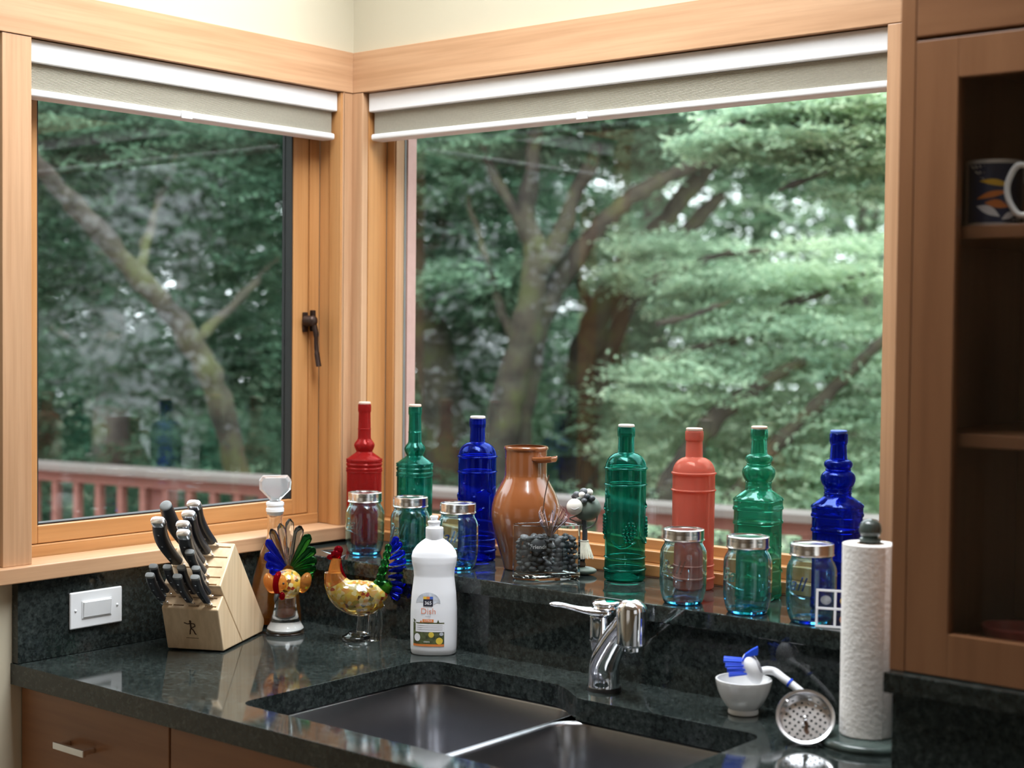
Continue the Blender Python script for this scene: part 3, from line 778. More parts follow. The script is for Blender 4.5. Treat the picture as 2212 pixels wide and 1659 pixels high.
square_bottle('square emerald bottle with a double-bulb neck and cork', 1.125, -0.058, 'mint_glass', math.radians(6), 'cork')
square_bottle('square cobalt bottle with a double-bulb neck next to the paper towels', 1.285, -0.056, 'cobalt_glass', math.radians(3), 'ink_blue')

# ------------------------------------------------------------------ mason jars
BALL = text_mesh('Ball', 0.034, 0.0006, 0.35)
def jar(label, x, y, rz):
    t = thing('mason_jar', label, 'jar', (x, y, ZL), rz, 'blue mason jars on the ledge')
    R = .0425
    o = smooth_prof([(.0315, 0), (.0345, .002), (.0372, .008), (.0405, .020), (.0422, .034), (R, .050), (R, .050), (R, .080), (R, .080), (.0418, .092), (.0385, .101), (.0352, .107), (.0345, .111), (.0345, .111), (.0352, .1125), (.0345, .114), (.0345, .114), (.0345, .1295), (.0338, .1305)], 4)
    MB().lathe(shell(o, .0027, .0075), 56).build('glass_body', 'jar_glass', t, smooth=40)
    MB().lathe([(0, .0012), (.030, .0012), (.0325, .0022), (.0338, .0058), (.031, .0068), (0, .0062)], 48).build('thick_base', 'jar_base', t, smooth=40)
    MB().lathe([(.0360, .1145), (.0375, .1140), (.0382, .1152), (.0374, .1165), (.0366, .119), (.0374, .1215), (.0366, .124), (.0374, .1265), (.0368, .1315), (.0372, .1335), (.0360, .1345), (.0325, .1347), (.0322, .1338), (.0352, .1330), (.0352, .1150)], 56).build('screw_band', 'tin', t, smooth=50)
    MB().lathe([(0, .1312), (.0330, .1312), (.0351, .1318), (.0351, .1328), (.0320, .1334), (.0285, .1322), (0, .1326)], 48).build('lid', 'tin', t, smooth=40)
    V, F = BALL
    a0 = -0.75
    mb = MB().add([((R + .0002 + w * 1.0) * math.sin(a0 + u / R), -(R + .0002 + w) * math.cos(a0 + u / R), .068 + v) for u, v, w in V], F)
    mb.tube([((R + .0003) * math.sin(a0 + (-.026 + .0052 * k) / R), -(R + .0003) * math.cos(a0 + (-.026 + .0052 * k) / R), .050 + .004 * math.sin(k * .5)) for k in range(11)], .0009, 6)
    for k in range(5):
        z = .026 + k * .011
        mb.tube([((R + .0002 if z > .04 else .0415) * math.sin(1.0 + .03 * i), -(R + .0002 if z > .04 else .0415) * math.cos(1.0 + .03 * i), z) for i in range(6)], .0007, 6)
    mb.build('embossing', 'jar_glass', t, smooth=40)['kind'] = 'stuff'
    return t
jar('pale blue mason jar in front of the slender crimson bottle', 0.199, -0.152, facing(.199, -.152))
jar('pale blue mason jar in front of the slender teal bottle', 0.335, -0.152, facing(.335, -.152) - .1)
jar('pale blue mason jar partly behind the white dish soap', 0.483, -0.167, facing(.483, -.167) + .1)
jar('pale blue mason jar in front of the coral bottle', 1.050, -0.192, facing(1.05, -.192) + .15)
jar('pale blue mason jar in front of the square emerald bottle', 1.186, -0.196, facing(1.186, -.196))
jar('pale blue mason jar beside the paper towel roll', 1.313, -0.200, facing(1.313, -.2) - .1)

# ------------------------------------------------------------------ terracotta jug
jug = thing('terracotta_jug', 'glazed brown terracotta jug with a bridge spout', 'jug', (0.590, -0.078, ZL), facing(.59, -.078))
o = smooth_prof([(.040, 0), (.0435, .002), (.0435, .002), (.0475, .018), (.056, .045), (.0655, .078), (.0705, .108), (.0690, .132), (.062, .155), (.052, .174), (.0455, .186), (.0432, .192), (.0432, .192), (.0430, .242), (.0450, .246), (.0455, .250), (.0440, .2525)], 5)
MB().lathe(shell(o, .006, .010), 64).build('jug_body', 'terracotta', jug, smooth=40)
M = Matrix.Rotation(math.radians(-38), 4, 'Z')
q = MB()
prof = [(-.019, 0), (-.019, .007), (-.016, .009), (-.012, .0045), (.012, .0045), (.016, .009), (.019, .007), (.019, 0), (.012, -.006), (-.012, -.006)]
rings = []
for u, s_, dz in ((.036, 1.25, 0), (.048, 1.05, 0), (.060, .82, .001), (.072, .66, .003), (.076, .60, .004)):
    rings.append([(a * s_, -u, .226 + b * .85 + dz) for a, b in prof])
q.rings(rings).xf(Matrix.Rotation(math.radians(48), 4, 'Z')).build('spout', 'terracotta', jug, bevel=0.002, smooth=50)
MB().tube(spl([(-.02, .040, .215), (-.03, .062, .215), (-.035, .078, .19), (-.033, .076, .15), (-.02, .060, .135)], 5), [.008] * 21, 10, .6).build('strap_handle', 'terracotta', jug, smooth=50)

# ------------------------------------------------------------------ vase of pebbles
VX, VY = 0.701, -0.149
vrot = facing(VX, VY) + 0.10
vase = thing('pebble_vase', 'low clear glass vase with a curved front, filled with black pebbles', 'vase', (VX, VY, ZL), vrot)
def vplan(ins, n=18):
    P = []
    W2, D = .0655 - ins, .014
    for k in range(n + 1):
        a = -1 + 2 * k / n
        P.append((W2 * a, -.030 + ins + D * a * a))
    hw = W2 - .000
    P += [(W2, -.004), (W2 - .012, .016 - ins), (.028, .052 - ins * 1.3), (.018, .056 - ins * 1.3), (-.018, .030 - ins), (-W2 + .010, .020 - ins), (-W2, .012 - ins)]
    return P
H = .108
R = [[(a, b, 0) for a, b in vplan(.004)], [(a, b, .004) for a, b in vplan(0)], [(a, b, H - .001) for a, b in vplan(0)], [(a, b, H) for a, b in vplan(.0015)], [(a, b, H - .001) for a, b in vplan(.0040)], [(a, b, .013) for a, b in vplan(.0042)], [(a, b, .011) for a, b in vplan(.008)]]
MB().rings(R).build('vase_glass', 'vase_glass', vase, smooth=30)
# the pebbles, each its own stone
def inside(x, y, marg):
    if abs(x) > .0618 - marg: return False
    f = -.030 + .004 + .014 * (x / .0655) ** 2
    if y < f + marg: return False
    bk = .013 if x < -.045 else (.017 + (x + .045) * .3 if x < -.018 else (.026 + (x + .018) * .75 if x < .023 else .050 - (x - .023) * 1.2))
    return y < bk - marg
pm = []
for k in range(5):
    rr = random.Random(50 + k)
    mb = MB().ball((0, 0, 0), 1.0, 14, 9)
    ph = [rr.uniform(0, 6) for _ in range(4)]
    mb.v = [(x * (1 + .10 * math.sin(2 * y + ph[0])), y * (1 + .12 * math.sin(2 * x + ph[1])), z * (1 + .08 * math.sin(3 * x + ph[2]))) for x, y, z in mb.v]
    me = bpy.data.meshes.new('pebble'); me.from_pydata(mb.v, [], mb.f)
    me.polygons.foreach_set('use_smooth', [True] * len(me.polygons))
    pm.append(me)
VM = Matrix.Translation((VX, VY, ZL + CZ)) @ Matrix.Rotation(vrot, 4, 'Z')
rp = random.Random(11)
placed = [(-.018, -.0165, .068, .0155)]     # the word stone's place
def put(x, y, z, s, mi, mat, label, rot=None):
    o = bpy.data.objects.new('pebble', pm[mi]); COL.objects.link(o)
    if not pm[mi].materials: pm[mi].materials.append(MATS[mat])
    o.scale = s
    o.matrix_world = VM @ Matrix.Translation((x, y, z)) @ (rot or Matrix.Identity(4)) @ Matrix.Diagonal((*s, 1))
    return tag(o, label, 'pebble', 'black pebbles in the glass vase')
tries = 0
while len(placed) < 210 and tries < 60000:
    tries += 1
    r = rp.choice([.0065, .0075, .0088, .0102])
    x, y, z = rp.uniform(-.06, .06), rp.uniform(-.03, .05), rp.uniform(.0145 + r * .7, .082)
    if rp.random() < .55: y = -.030 + .0045 + .014 * (x / .0655) ** 2 + r * 1.08
    if not inside(x, y, r * 1.02): continue
    if any((x - a) ** 2 + (y - b) ** 2 + ((z - c) * 1.25) ** 2 < ((r + s_) * .74) ** 2 for a, b, c, s_ in placed): continue
    placed.append((x, y, z, r))
for (x, y, z, r) in placed[1:]:
    s = (r * rp.uniform(.95, 1.12), r * rp.uniform(.9, 1.0), r * rp.uniform(.66, .8))
    k = rp.randrange(4)
    put(x, y, z, s, k, 'pebble_grey' if k == 0 else 'pebble_dark', 'small smooth black pebble inside the glass vase', Matrix.Rotation(rp.uniform(0, 6), 4, 'Z') @ Matrix.Rotation(rp.uniform(-.4, .4), 4, 'X'))
ws = thing('word_stone', 'larger round black stone engraved with the word Friends in the vase', 'pebble', (0, 0, 0))
ws.matrix_world = VM @ Matrix.Translation((-.018, -.0185, .068))
MB().ball((0, 0, 0), (.0175, .0075, .0150), 24, 14).build('stone', 'pebble_dark', ws, smooth=80)
V, F = text_mesh('Friends', .0112, 0, 0, .00015)
MB().add([(u, -.0076 * math.sqrt(max(0, 1 - (u / .0175) ** 2 - ((v - .002) / .0150) ** 2)) - .00015, v - .002) for u, v, w in V], F).build('engraving', 'stone_letter', ws)
# dried succulent standing in the pebbles
plant = thing('dried_succulent', 'dried pinkish succulent rosette standing in the pebble vase', 'plant', (0, 0, 0))
plant.matrix_world = VM @ Matrix.Translation((.006, .004, .086))
rp = random.Random(5)
for k in range(34):
    a = rp.uniform(0, 2 * PI); sp = rp.uniform(.15, 1.0); ln = rp.uniform(.035, .062) * (1.15 - .3 * sp)
    d = Vector((math.cos(a), math.sin(a), 0))
    P = [Vector((0, 0, -.006)) + d * .003, d * (.006 + .008 * sp) + Vector((0, 0, ln * .3)), d * (.010 + .020 * sp) + Vector((0, 0, ln * .65)), d * (.011 + .027 * sp) + Vector((0, 0, ln * .9)), d * (.008 + .024 * sp) + Vector((0, 0, ln))]
    MB().tube(spl(P, 3), [.0016, .0021, .0026, .0028, .0030, .0030, .0029, .0027, .0024, .0020, .0014, .0009, .0003], 6, .45).build('leaf', 'dried_tip' if k % 3 == 0 else 'dried_leaf', plant, smooth=60)
MB().tube([(.0, .0, 0), (-.012, .012, .045), (-.008, .016, .075), (.0, .018, .117)], [.0016, .0014, .0012, .0016], 6).build('stalk', 'brand_brown', plant, smooth=60)

# ------------------------------------------------------------------ pebble figurine
fx, fy = 0.728, -0.060
fg = thing('pebble_figurine', 'pebble figurine with a white egg-shaped face and a fringe skirt', 'figurine', (fx, fy, ZL), facing(fx, fy))
MB().ball((0, 0, .0085), (.026, .020, .0085), 24, 12).build('base_stone', 'pebble_green', fg, smooth=80)
MB().ball((-.006, -.002, .021), (.0095, .0085, .008), 16, 10).build('foot_stone', 'brand_brown', fg, smooth=80)
MB().tube(spl([(-.004, 0, .024), (0, 0, .055), (.001, 0, .085), (-.002, 0, .118)], 4), [.0055] * 13, 10).build('post', 'pebble_dark', fg, smooth=60)
sk = MB()
for k in range(40):
    a = 2 * PI * k / 40; w = rp.uniform(.9, 1.15)
    sk.tube([(.007 * math.cos(a), .007 * math.sin(a), .069), (.011 * math.cos(a), .011 * math.sin(a), .055), (.018 * w * math.cos(a), .016 * w * math.sin(a), .030 + rp.uniform(0, .006))], [.0012, .0016, .0009], 5)
sk.tube([(.0078 * math.cos(2 * PI * k / 16), .0078 * math.sin(2 * PI * k / 16), .0685) for k in range(17)], .0016, 6).build('fringe_skirt', 'raffia', fg, smooth=60)['kind'] = 'stuff'
MB().ball((.004, .004, .134), (.029, .025, .026), 26, 16).build('body_stone', 'pebble_green', fg, smooth=80)
MB().ball((-.020, -.020, .139), (.0165, .0135, .0165), 24, 16).build('face_stone', 'egg_white', fg, smooth=80)
MB().tube(spl([(-.028, -.0312, .138), (-.020, -.0340, .1355), (-.011, -.0318, .139)], 4), .0006, 5).build('smile', 'ink_grey', fg)
for (x, y, z, r, mt) in [(-.016, -.012, .163, .0075, 'pebble_grey'), (-.006, -.016, .163, .007, 'egg_white'), (.004, -.017, .160, .0068, 'pebble_dark'), (.014, -.016, .156, .0072, 'pebble_dark'), (-.002, -.006, .168, .009, 'pebble_grey'), (.008, -.004, .167, .0085, 'egg_white'), (-.021, -.004, .158, .006, 'pebble_dark'), (-.001, -.021, .152, .006, 'pebble_grey')]:
    MB().ball((x, y, z), (r, r * .9, r * .85), 14, 10).build('curl_stone', mt, fg, smooth=80)
MB().tube(spl([(.003, -.004, .094), (.014, -.006, .098), (.023, -.006, .108), (.026, -.004, .122)], 4), .0016, 8).build('wire_arm', 'wire', fg, smooth=60)
MB().tube(spl([(-.004, -.004, .100), (-.018, -.008, .108), (-.030, -.010, .114), (-.022, -.010, .118), (-.010, -.006, .120)], 4), .0014, 8).build('wire_arm', 'wire', fg, smooth=60)

# ------------------------------------------------------------------ little grid pane leaning on the jar by the paper towels
gp = thing('grid_suncatcher', 'small clear square pane with white cross bars leaning on the last mason jar', 'suncatcher', (1.372, -0.228, ZL), facing(1.372, -.228) - .1)
gp.rotation_euler = (math.radians(-7), 0, facing(1.372, -.228) - .1)
G = .064
box('clear_pane', -G / 2, G / 2, .0006, .0026, .0005, G, 'cabinet_glass', gp, 0)
for k in (-1, 0, 1): box('white_bar', k * (G / 2 - .002) - .002, k * (G / 2 - .002) + .002, -.001, .0005, .0005, G, 'ink_white', gp, .0004)
for k in (0, 1, 2): box('white_bar', -G / 2, G / 2, -.0012, .0003, .0005 + k * (G - .0045) / 2, .0045 + k * (G - .0045) / 2, 'ink_white', gp, .0004)
for (x, z, mt) in ((-.016, .046, 'label_grey'), (.016, .046, 'ink_yellow'), (.016, .015, 'ink_orange')):
    MB().ball((x, .0035, z), (.009, .0008, .008), 12, 6).build('pressed_flower', mt, gp, smooth=60)

# ------------------------------------------------------------------ knife block and knives
BFR = Vector((0.2245, -0.567, 0)); BE = Vector((math.cos(math.radians(27)), math.sin(math.radians(27)), 0)); BA = Vector((-BE.y, BE.x, 0)); BW = 0.119
BM = Matrix(((BE.x, BA.x, 0, BFR.x), (BE.y, BA.y, 0, BFR.y), (0, 0, 1, CZ), (0, 0, 0, 1)))   # x across (0 is the right side), y to the back, z up
kb = thing('knife_block', 'pale beech knife block full of black-handled knives', 'knife block')
kb.matrix_world = BM
prof = [(0, .003), (-.029, .089), (-.003, .1135), (-.018, .134), (.055, .209), (.213, .028), (.214, .020), (.203, .003)]
# two glued slabs: the front one with the steak knife tier, the back one with the long slots
seam0, seam1 = (-.003, .1135), (.106, .003)
front = [(0, .003), (-.029, .089), (-.003, .1135), (.0955, .003)]
back = [(.0965, .003), (-.0022, .1138), (-.018, .134), (.055, .209), (.213, .028), (.214, .020), (.203, .003)]
front_o = MB().prism(front, -BW, 0, 'yz').build('front_slab', 'beech', kb, bevel=0.0022)
rear_o = MB().prism(back, -BW, 0, 'yz').build('rear_slab', 'beech', kb, bevel=0.0022)
for x in (-.112, -.012):
    for y in (.02, .18): MB().lathe([(0, 0), (.006, 0), (.006, .0032), (0, .0032)], 16, (x, y, 0)).build('rubber_foot', 'gasket_black', kb)
# brand mark burnt into the front slab: little striding figure with a bow-shaped arm over a line of print
fd = Vector((0, -.029, .086)).normalized()
def onfront(u, w): return (-.062 + u, -.0004 - .029 * (w / .086) - .0004, .003 + w)
mk = MB()
def stroke(pts, w):
    for a, b in zip(pts[:-1], pts[1:]):
        d = Vector((b[0] - a[0], b[1] - a[1])); n = Vector((-d.y, d.x)).normalized() * w / 2
        mk.add([onfront(a[0] + n.x, a[1] + n.y), onfront(a[0] - n.x, a[1] - n.y), onfront(b[0] - n.x, b[1] - n.y), onfront(b[0] + n.x, b[1] + n.y)], [(0, 1, 2, 3)])
MO = .0
mk.add([onfront(.0 + .0024 * math.cos(t * PI / 6), .0595 + .0026 * math.sin(t * PI / 6)) for t in range(12)], [tuple(range(12))])
stroke([(0, .058), (0, .044)], .0035)
stroke([(0, .0555), (-.006, .0540), (-.0135, .0565)], .0022)
stroke([(0, .0555), (.008, .0545), (.009, .0495), (.002, .0465)], .0020)
stroke([(0, .0455), (-.0025, .040), (-.0035, .033), (-.005, .033)], .0026)
stroke([(0, .0455), (.0045, .041), (.0075, .033), (.0095, .033)], .0026)
for k in range(14): stroke([(-.013 + .0019 * k, .0245 + (.0004 if k % 3 else 0)), (-.0118 + .0019 * k, .0245)], .0012)
mk.build('brand_mark', 'brand_brown', kb)['kind'] = 'stuff'
KD = Vector((0, -.73, .68)).normalized()           # along a knife, out of the block
def slot_point(kind, off, s):
    a, b = (Vector((0, -.018, .134)), Vector((0, .055, .209))) if kind == 'main' else (Vector((0, -.029, .089)), Vector((0, -.003, .1135)))
    p = a + (b - a) * s; p.x = off
    return p
def knife(label, kind, off, s, length, width, steel, bend, name='kitchen_knife', round_=False):
    p = slot_point(kind, off, s)
    X = Vector((1, 0, 0)); Z = KD; Y = Z.cross(X)
    M = Matrix(((X.x, Y.x, Z.x, p.x), (X.y, Y.y, Z.y, p.y), (X.z, Y.z, Z.z, p.z), (0, 0, 0, 1)))
    t = thing(name, label, 'knife' if not round_ else 'sharpener', group='knives in the block')
    t.matrix_world = BM @ M
    # the slot cut around the blade
    w2, th = width / 2, width * .34
    if round_:
        MB().tube([(0, 0, .001), (0, 0, .012)], .006, 14).build('ferrule', 'knife_steel', t, smooth=40)
        n = 12
        P = [(bend * math.sin(PI * k / n), 0, .012 + (length - .012) * k / n) for k in range(n + 1)]
        R_ = [w2 * (.85 + .25 * math.sin(PI * k / n * .9)) for k in range(n + 1)]
        MB().tube(P, R_, 18).build('handle', 'knife_black', t, smooth=50)
        MB().lathe(spl2([(R_[-1] * .99, length), (R_[-1] * .95, length + .003), (R_[-1] * .6, length + .0055), (0, length + .0065)], 3), 24).build('end_cap', 'gasket_grey', t, smooth=60)
        return t
    MB().box(-w2 * .95, w2 * .95, -.0009, .0009, .0006, .010).build('blade', 'knife_steel', t)
    b0 = .010
    def sect(z, wf, tf, dx):
        return [(dx + a * w2 * wf, b * th * tf, z) for a, b in [(math.copysign(abs(math.cos(q)) ** .55, math.cos(q)), math.copysign(abs(math.sin(q)) ** .7, math.sin(q))) for q in [2 * PI * k / 20 for k in range(20)]]]
    MB().rings([sect(.009, .80, .55, 0), sect(.013, .86, .80, 0), sect(b0 + .009, .78, .92, 0)]).build('bolster', 'knife_steel', t, smooth=50)
    n = 14; Rg = []
    capl = .013 if steel else .006
    for k in range(n + 1):
        u = k / n
        wf = .78 + .16 * math.sin(u * PI) - .06 * math.sin(u * 2 * PI) + .22 * max(0, u - .72) / .28
        Rg.append(sect(b0 + .009 + (length - capl - b0 - .009) * u, wf, .92 + .10 * math.sin(u * PI), bend * math.sin(u * PI * .9) - bend * .8 * u))
    MB().rings(Rg).build('handle', 'knife_black', t, smooth=50)
    e = -bend * .8 + bend * math.sin(PI * .9)
    MB().rings([sect(length - capl, 1.0, .94, e), sect(length - capl * .35, 1.02, .96, e), sect(length - capl * .08, .96, .86, e), sect(length, .80, .6, e)]).build('end_cap', 'knife_steel' if steel else 'gasket_grey', t, smooth=45)
    for u in (.18, .5, .80):
        z = b0 + .009 + (length - capl - b0 - .009) * u
        dx = bend * math.sin(u * PI * .9) - bend * .8 * u
        MB().tube([(dx, -th * 1.0 - .0004, z), (dx, th * 1.0 + .0004, z)], .0021 if steel else .0017, 10).build('rivet', 'knife_steel', t, smooth=40)
    return t
cuts = {'main': MB(), 'tier': MB()}
def slot(kind, off, s, w):
    w = min(w, -off - .006)
    p = slot_point(kind, off, s)
    sl = (Vector((0, .055, .209)) - Vector((0, -.018, .134))).normalized() if kind == 'main' else (Vector((0, -.003, .1135)) - Vector((0, -.029, .089))).normalized()
    q = [p + Vector((dx, 0, 0)) + sl * ds_ for dx, ds_ in ((-w, -.0017), (w, -.0017), (w, .0017), (-w, .0017))]
    cuts[kind].add([tuple(a + KD * .004) for a in q] + [tuple(a - KD * .035) for a in q], [(0, 1, 2, 3), (7, 6, 5, 4), (0, 1, 5, 4), (1, 2, 6, 5), (2, 3, 7, 6), (3, 0, 4, 7)])
def carve(o, mb):               # cut the slots out of a slab
    c = mb.build('cutter', 'beech', kb)
    m_ = o.modifiers.new('slots', 'BOOLEAN'); m_.operation = 'DIFFERENCE'; m_.solver = 'EXACT'; m_.object = c
    bpy.context.view_layer.update()
    dg = bpy.context.evaluated_depsgraph_get()
    me = bpy.data.meshes.new_from_object(o.evaluated_get(dg))
    o.modifiers.clear(); o.data = me
    bpy.data.objects.remove(c)
MK = [(-.043, .90, .146, .0085, 'black-handled chef knife with a bright steel butt in the topmost block slot'),
      (-.046, .66, .146, .0085, 'black-handled knife with a steel butt just below the topmost one'),
      (-.050, .43, .145, .0085, 'black-handled knife with a steel butt in the third slot down the block'),
      (-.040, .20, .150, .0090, 'black-handled knife with a steel butt in the fourth slot down, above the paring knife')]
for off, s, ln, bd, lb in MK:
    knife(lb, 'main', off, s, ln, .0275, True, -bd); slot('main', off + .014, s, .026)
knife('black-handled knife with a bright steel butt and a curved grip next to the honing steel', 'main', -.098, .40, .158, .0285, True, -.012); slot('main', -.094, .40, .020)
knife('honing steel with a round black grip at the back of the knife block', 'main', -.097, .86, .138, .0260, True, -.006, 'honing_steel', True); slot('main', -.094, .86, .016)
knife('small black paring knife with a grey butt between the long knives and the steak knives', 'main', -.032, .035, .112, .0185, False, -.005); slot('main', -.022, .035, .013)
for i, (off, s) in enumerate([(-.112, .78), (-.083, .78), (-.054, .78), (-.024, .78)]):
    knife('black steak knife in the rear row of the block front tier', 'tier', off, s, .106, .0175, False, -.005, 'steak_knife')
    slot('tier', off + .003, s, .011)
for i, (off, s) in enumerate([(-.113, .22), (-.056, .22), (-.020, .22)]):
    knife('black steak knife in the front row of the block front tier', 'tier', off, s, .104, .0180, False, -.005, 'steak_knife')
    slot('tier', off + .003, s, .011)
slot('tier', -.085, .22, .011)
carve(rear_o, cuts['main']); carve(front_o, cuts['tier'])

# ------------------------------------------------------------------ decanter of oil
DX, DY = 0.080, -0.306
dc = thing('oil_decanter', 'glass decanter of amber oil with a faceted glass stopper', 'decanter', (DX, DY, 0), facing(DX, DY))
def flat_ring(w, d, z, n=3.0):
    P = []
    for k in range(44):
        a = 2 * PI * k / 44; c, s = math.cos(a), math.sin(a)
        P.append((w * math.copysign(abs(c) ** (2 / n), c), d * math.copysign(abs(s) ** (2 / n), s), z))
    return P
sec = [(.058, .044, 0, 2.6), (.060, .046, .004, 2.6), (.0595, .046, .02, 2.6), (.056, .043, .06, 2.5), (.048, .039, .105, 2.4), (.037, .033, .145, 2.2), (.026, .025, .172, 2.0), (.0185, .0185, .186, 2.0), (.0165, .0165, .198, 2.0), (.0158, .0158, .232, 2.0), (.0175, .0175, .236, 2.0), (.0178, .0178, .244, 2.0)]
outr = [flat_ring(w, d, z, n) for w, d, z, n in sec]
inr = [flat_ring(w - .003, d - .003, max(z, .008), n) for w, d, z, n in reversed(sec[1:])]
MB().rings(outr + inr).build('decanter_glass', 'clear_glass', dc, smooth=40)
liq = [(w - .0031, d - .0031, max(z, .0081), n) for w, d, z, n in sec[1:7]] + [(.0205, .0200, .180, 2.0)]
MB().rings([flat_ring(*q) for q in liq]).build('oil', 'amber_oil', dc, smooth=40)
MB().lathe([(.0125, .237), (.0182, .2445), (.0192, .2455), (.0192, .252), (.0178, .253), (.0178, .258), (.0192, .259), (.0192, .264), (.0165, .267), (.0120, .267), (.0120, .24)], 32).build('pouring_collar', 'white_plastic', dc, smooth=35)
oct_ = [(-.010, .268), (.010, .268), (.0145, .2745), (.0335, .2935), (.0345, .3125), (.0265, .3235), (-.0265, .3235), (-.0345, .3125), (-.0335, .2935), (-.0145, .2745)]
cx0, cz0 = 0, .298
def sc_(k, y): return [(cx0 + (a - cx0) * k, y, cz0 + (b - cz0) * k) for a, b in oct_]
MB().rings([sc_(.80, -.0125), sc_(1.0, -.007), sc_(1.0, .007), sc_(.80, .0125)]).build('stopper', 'stopper_glass', dc, bevel=0.0015)
MB().lathe([(0, .238), (.0095, .238), (.0112, .268), (.010, .272), (0, .272)], 20).build('stopper_stem', 'clear_glass', dc, smooth=40)

# ------------------------------------------------------------------ art glass roosters
def blade(t, a, ln, w, mat, c, y=0.0, th=.0055, start=.012):
    # flattened drop-shaped feather pointing out from c at angle a
    n = 12; d = Vector((math.cos(a), 0, math.sin(a))); s = Vector((-math.sin(a), 0, math.cos(a)))
    R_ = []
    for k in range(n + 1):
        u = k / n
        wd = w * (.32 + .68 * math.sin(min(1, u * 1.0) * PI * .62) ) * (1 if u < .86 else math.sqrt(max(0.02, 1 - ((u - .86) / .145) ** 2)))
        tt = th * (.7 + .5 * math.sin(u * PI)) * (1 if u < .9 else max(.15, 1 - (u - .9) / .12))
        o = Vector(c) + d * (start + (ln - start) * u) + Vector((0, y - .012 * u, 0))
        R_.append([tuple(o + s * wd * math.cos(q) + Vector((0, tt * math.sin(q), 0))) for q in [2 * PI * j / 14 for j in range(14)]])
    MB().rings(R_).build('tail_feather', mat, t, smooth=60)
r1x, r1y = 0.171, -0.357
r1 = thing('glass_rooster', 'art glass rooster with an orange body and fanned blue-green tail beside the decanter', 'rooster', (r1x, r1y, 0), facing(r1x, r1y), 'art glass roosters')
MB().lathe(smooth_prof([(0, 0), (.036, 0), (.0395, .003), (.0400, .008), (.0375, .015), (.0375, .015), (.031, .026), (.026, .042), (.0225, .060), (.0220, .076), (.018, .086), (0, .090)], 4), 40).build('clear_foot', 'art_clear', r1, smooth=50)
MB().ball((0, 0, .0095), (.033, .033, .0075), 24, 10).build('white_swirl', 'ceramic_white', r1, smooth=60)
MB().ball((.004, .004, .104), (.031, .034, .031), 28, 18).build('body', 'art_mottled', r1, smooth=80)
for sgn in (-1, 1):
    Mr = Matrix.Rotation(sgn * math.radians(20), 3, 'Y')
    MB().ball((.004 + sgn * .036, -.004, .107), (.0125, .016, .0225), 20, 14, Mr).build('wing', 'art_orange', r1, smooth=80)
MB().ball((-.012, -.028, .112), (.015, .013, .018), 20, 14).build('head', 'art_orange', r1, smooth=80)
MB().tube(spl([(-.012, -.034, .134), (-.018, -.042, .126), (-.0205, -.045, .112), (-.019, -.043, .098), (-.014, -.040, .089)], 4), [.0035, .0048, .0056, .0060, .0062, .0062, .0062, .0060, .0060, .0062, .0062, .0060, .0058, .0055, .005, .0045, .003], 12).build('comb', 'art_red', r1, smooth=60)
MB().ball((-.007, -.040, .086), (.0062, .006, .0085), 14, 10).build('wattle', 'art_red', r1, smooth=80)
MB().tube([(-.017, -.041, .090), (-.020, -.049, .082), (-.0215, -.051, .073)], [.0055, .0048, .0008], 10).build('beak', 'gasket_black', r1, smooth=60)
MB().ball((-.0045, -.0405, .112), .0024, 10, 8).build('eye', 'gasket_black', r1, smooth=80)
C1 = (.006, .026, .128)
for a, ln, w, mt in [(178, .040, .009, 'art_blue'), (160, .050, .0095, 'art_blue'), (142, .062, .0110, 'art_blue'), (124, .082, .0090, 'art_blue'), (112, .098, .0085, 'art_smoke'), (100, .104, .0085, 'art_clear'), (89, .112, .0095, 'art_clear'), (76, .100, .0105, 'art_smoke'),
                    (61, .090, .0105, 'art_green'), (42, .074, .0110, 'art_green'), (24, .064, .0110, 'art_green'), (6, .058, .0105, 'art_green'), (-14, .054, .0095, 'art_green'), (-36, .052, .008, 'art_green')]:
    blade(r1, math.radians(a), ln, w, mt, C1)

r2x, r2y = 0.335, -0.302
r2 = thing('glass_rooster', 'art glass rooster in profile with a speckled amber body and an upright blue tail', 'rooster', (r2x, r2y, 0), facing(r2x, r2y), 'art glass roosters')
# body: a boat that runs up into the neck
sp = spl([(.060, 0, .112), (.044, 0, .101), (.020, 0, .094), (-.006, 0, .094), (-.030, 0, .103), (-.044, 0, .120), (-.050, 0, .138), (-.050, 0, .155), (-.047, 0, .170)], 4)
nr = len(sp); ctrl = [.006, .021, .030, .0315, .0260, .0195, .0145, .0115, .0090]
rad = []
for i in range(nr):
    u = i / (nr - 1) * (len(ctrl) - 1); k = min(int(u), len(ctrl) - 2); rad.append(ctrl[k] + (ctrl[k + 1] - ctrl[k]) * (u - k))
cut_i = int(nr * .62)
MB().tube(sp[:cut_i + 1], rad[:cut_i + 1], 24).build('body', 'art_mottled', r2, smooth=60)
MB().tube(sp[cut_i:], rad[cut_i:], 24).build('neck', 'art_orange', r2, smooth=60)
MB().tube([(p[0] - .003, p[1], p[2] - .006) for p in sp[4:-6]], [q + .0055 for q in rad[4:-6]], 24).build('clear_casing', 'art_clear', r2, smooth=60)
MB().tube(spl([(-.030, -.002, .128), (-.037, -.003, .142), (-.041, -.002, .158), (-.042, 0, .170)], 4), [.004] * 13, 10).build('mane', 'art_red', r2, smooth=60)
MB().ball((-.048, 0, .178), (.0115, .010, .0105), 18, 12).build('head', 'art_red', r2, smooth=80)
MB().ball((-.044, 0, .186), (.0095, .0075, .0095), 16, 12).build('comb', 'art_red', r2, smooth=80)
MB().tube([(-.052, 0, .182), (-.066, 0, .184), (-.079, 0, .186)], [.0060, .0038, .0006], 12).build('beak', 'art_clear', r2, smooth=60)
MB().ball((-.060, 0, .172), (.008, .005, .0055), 14, 10).build('wattle', 'art_red', r2, smooth=80)
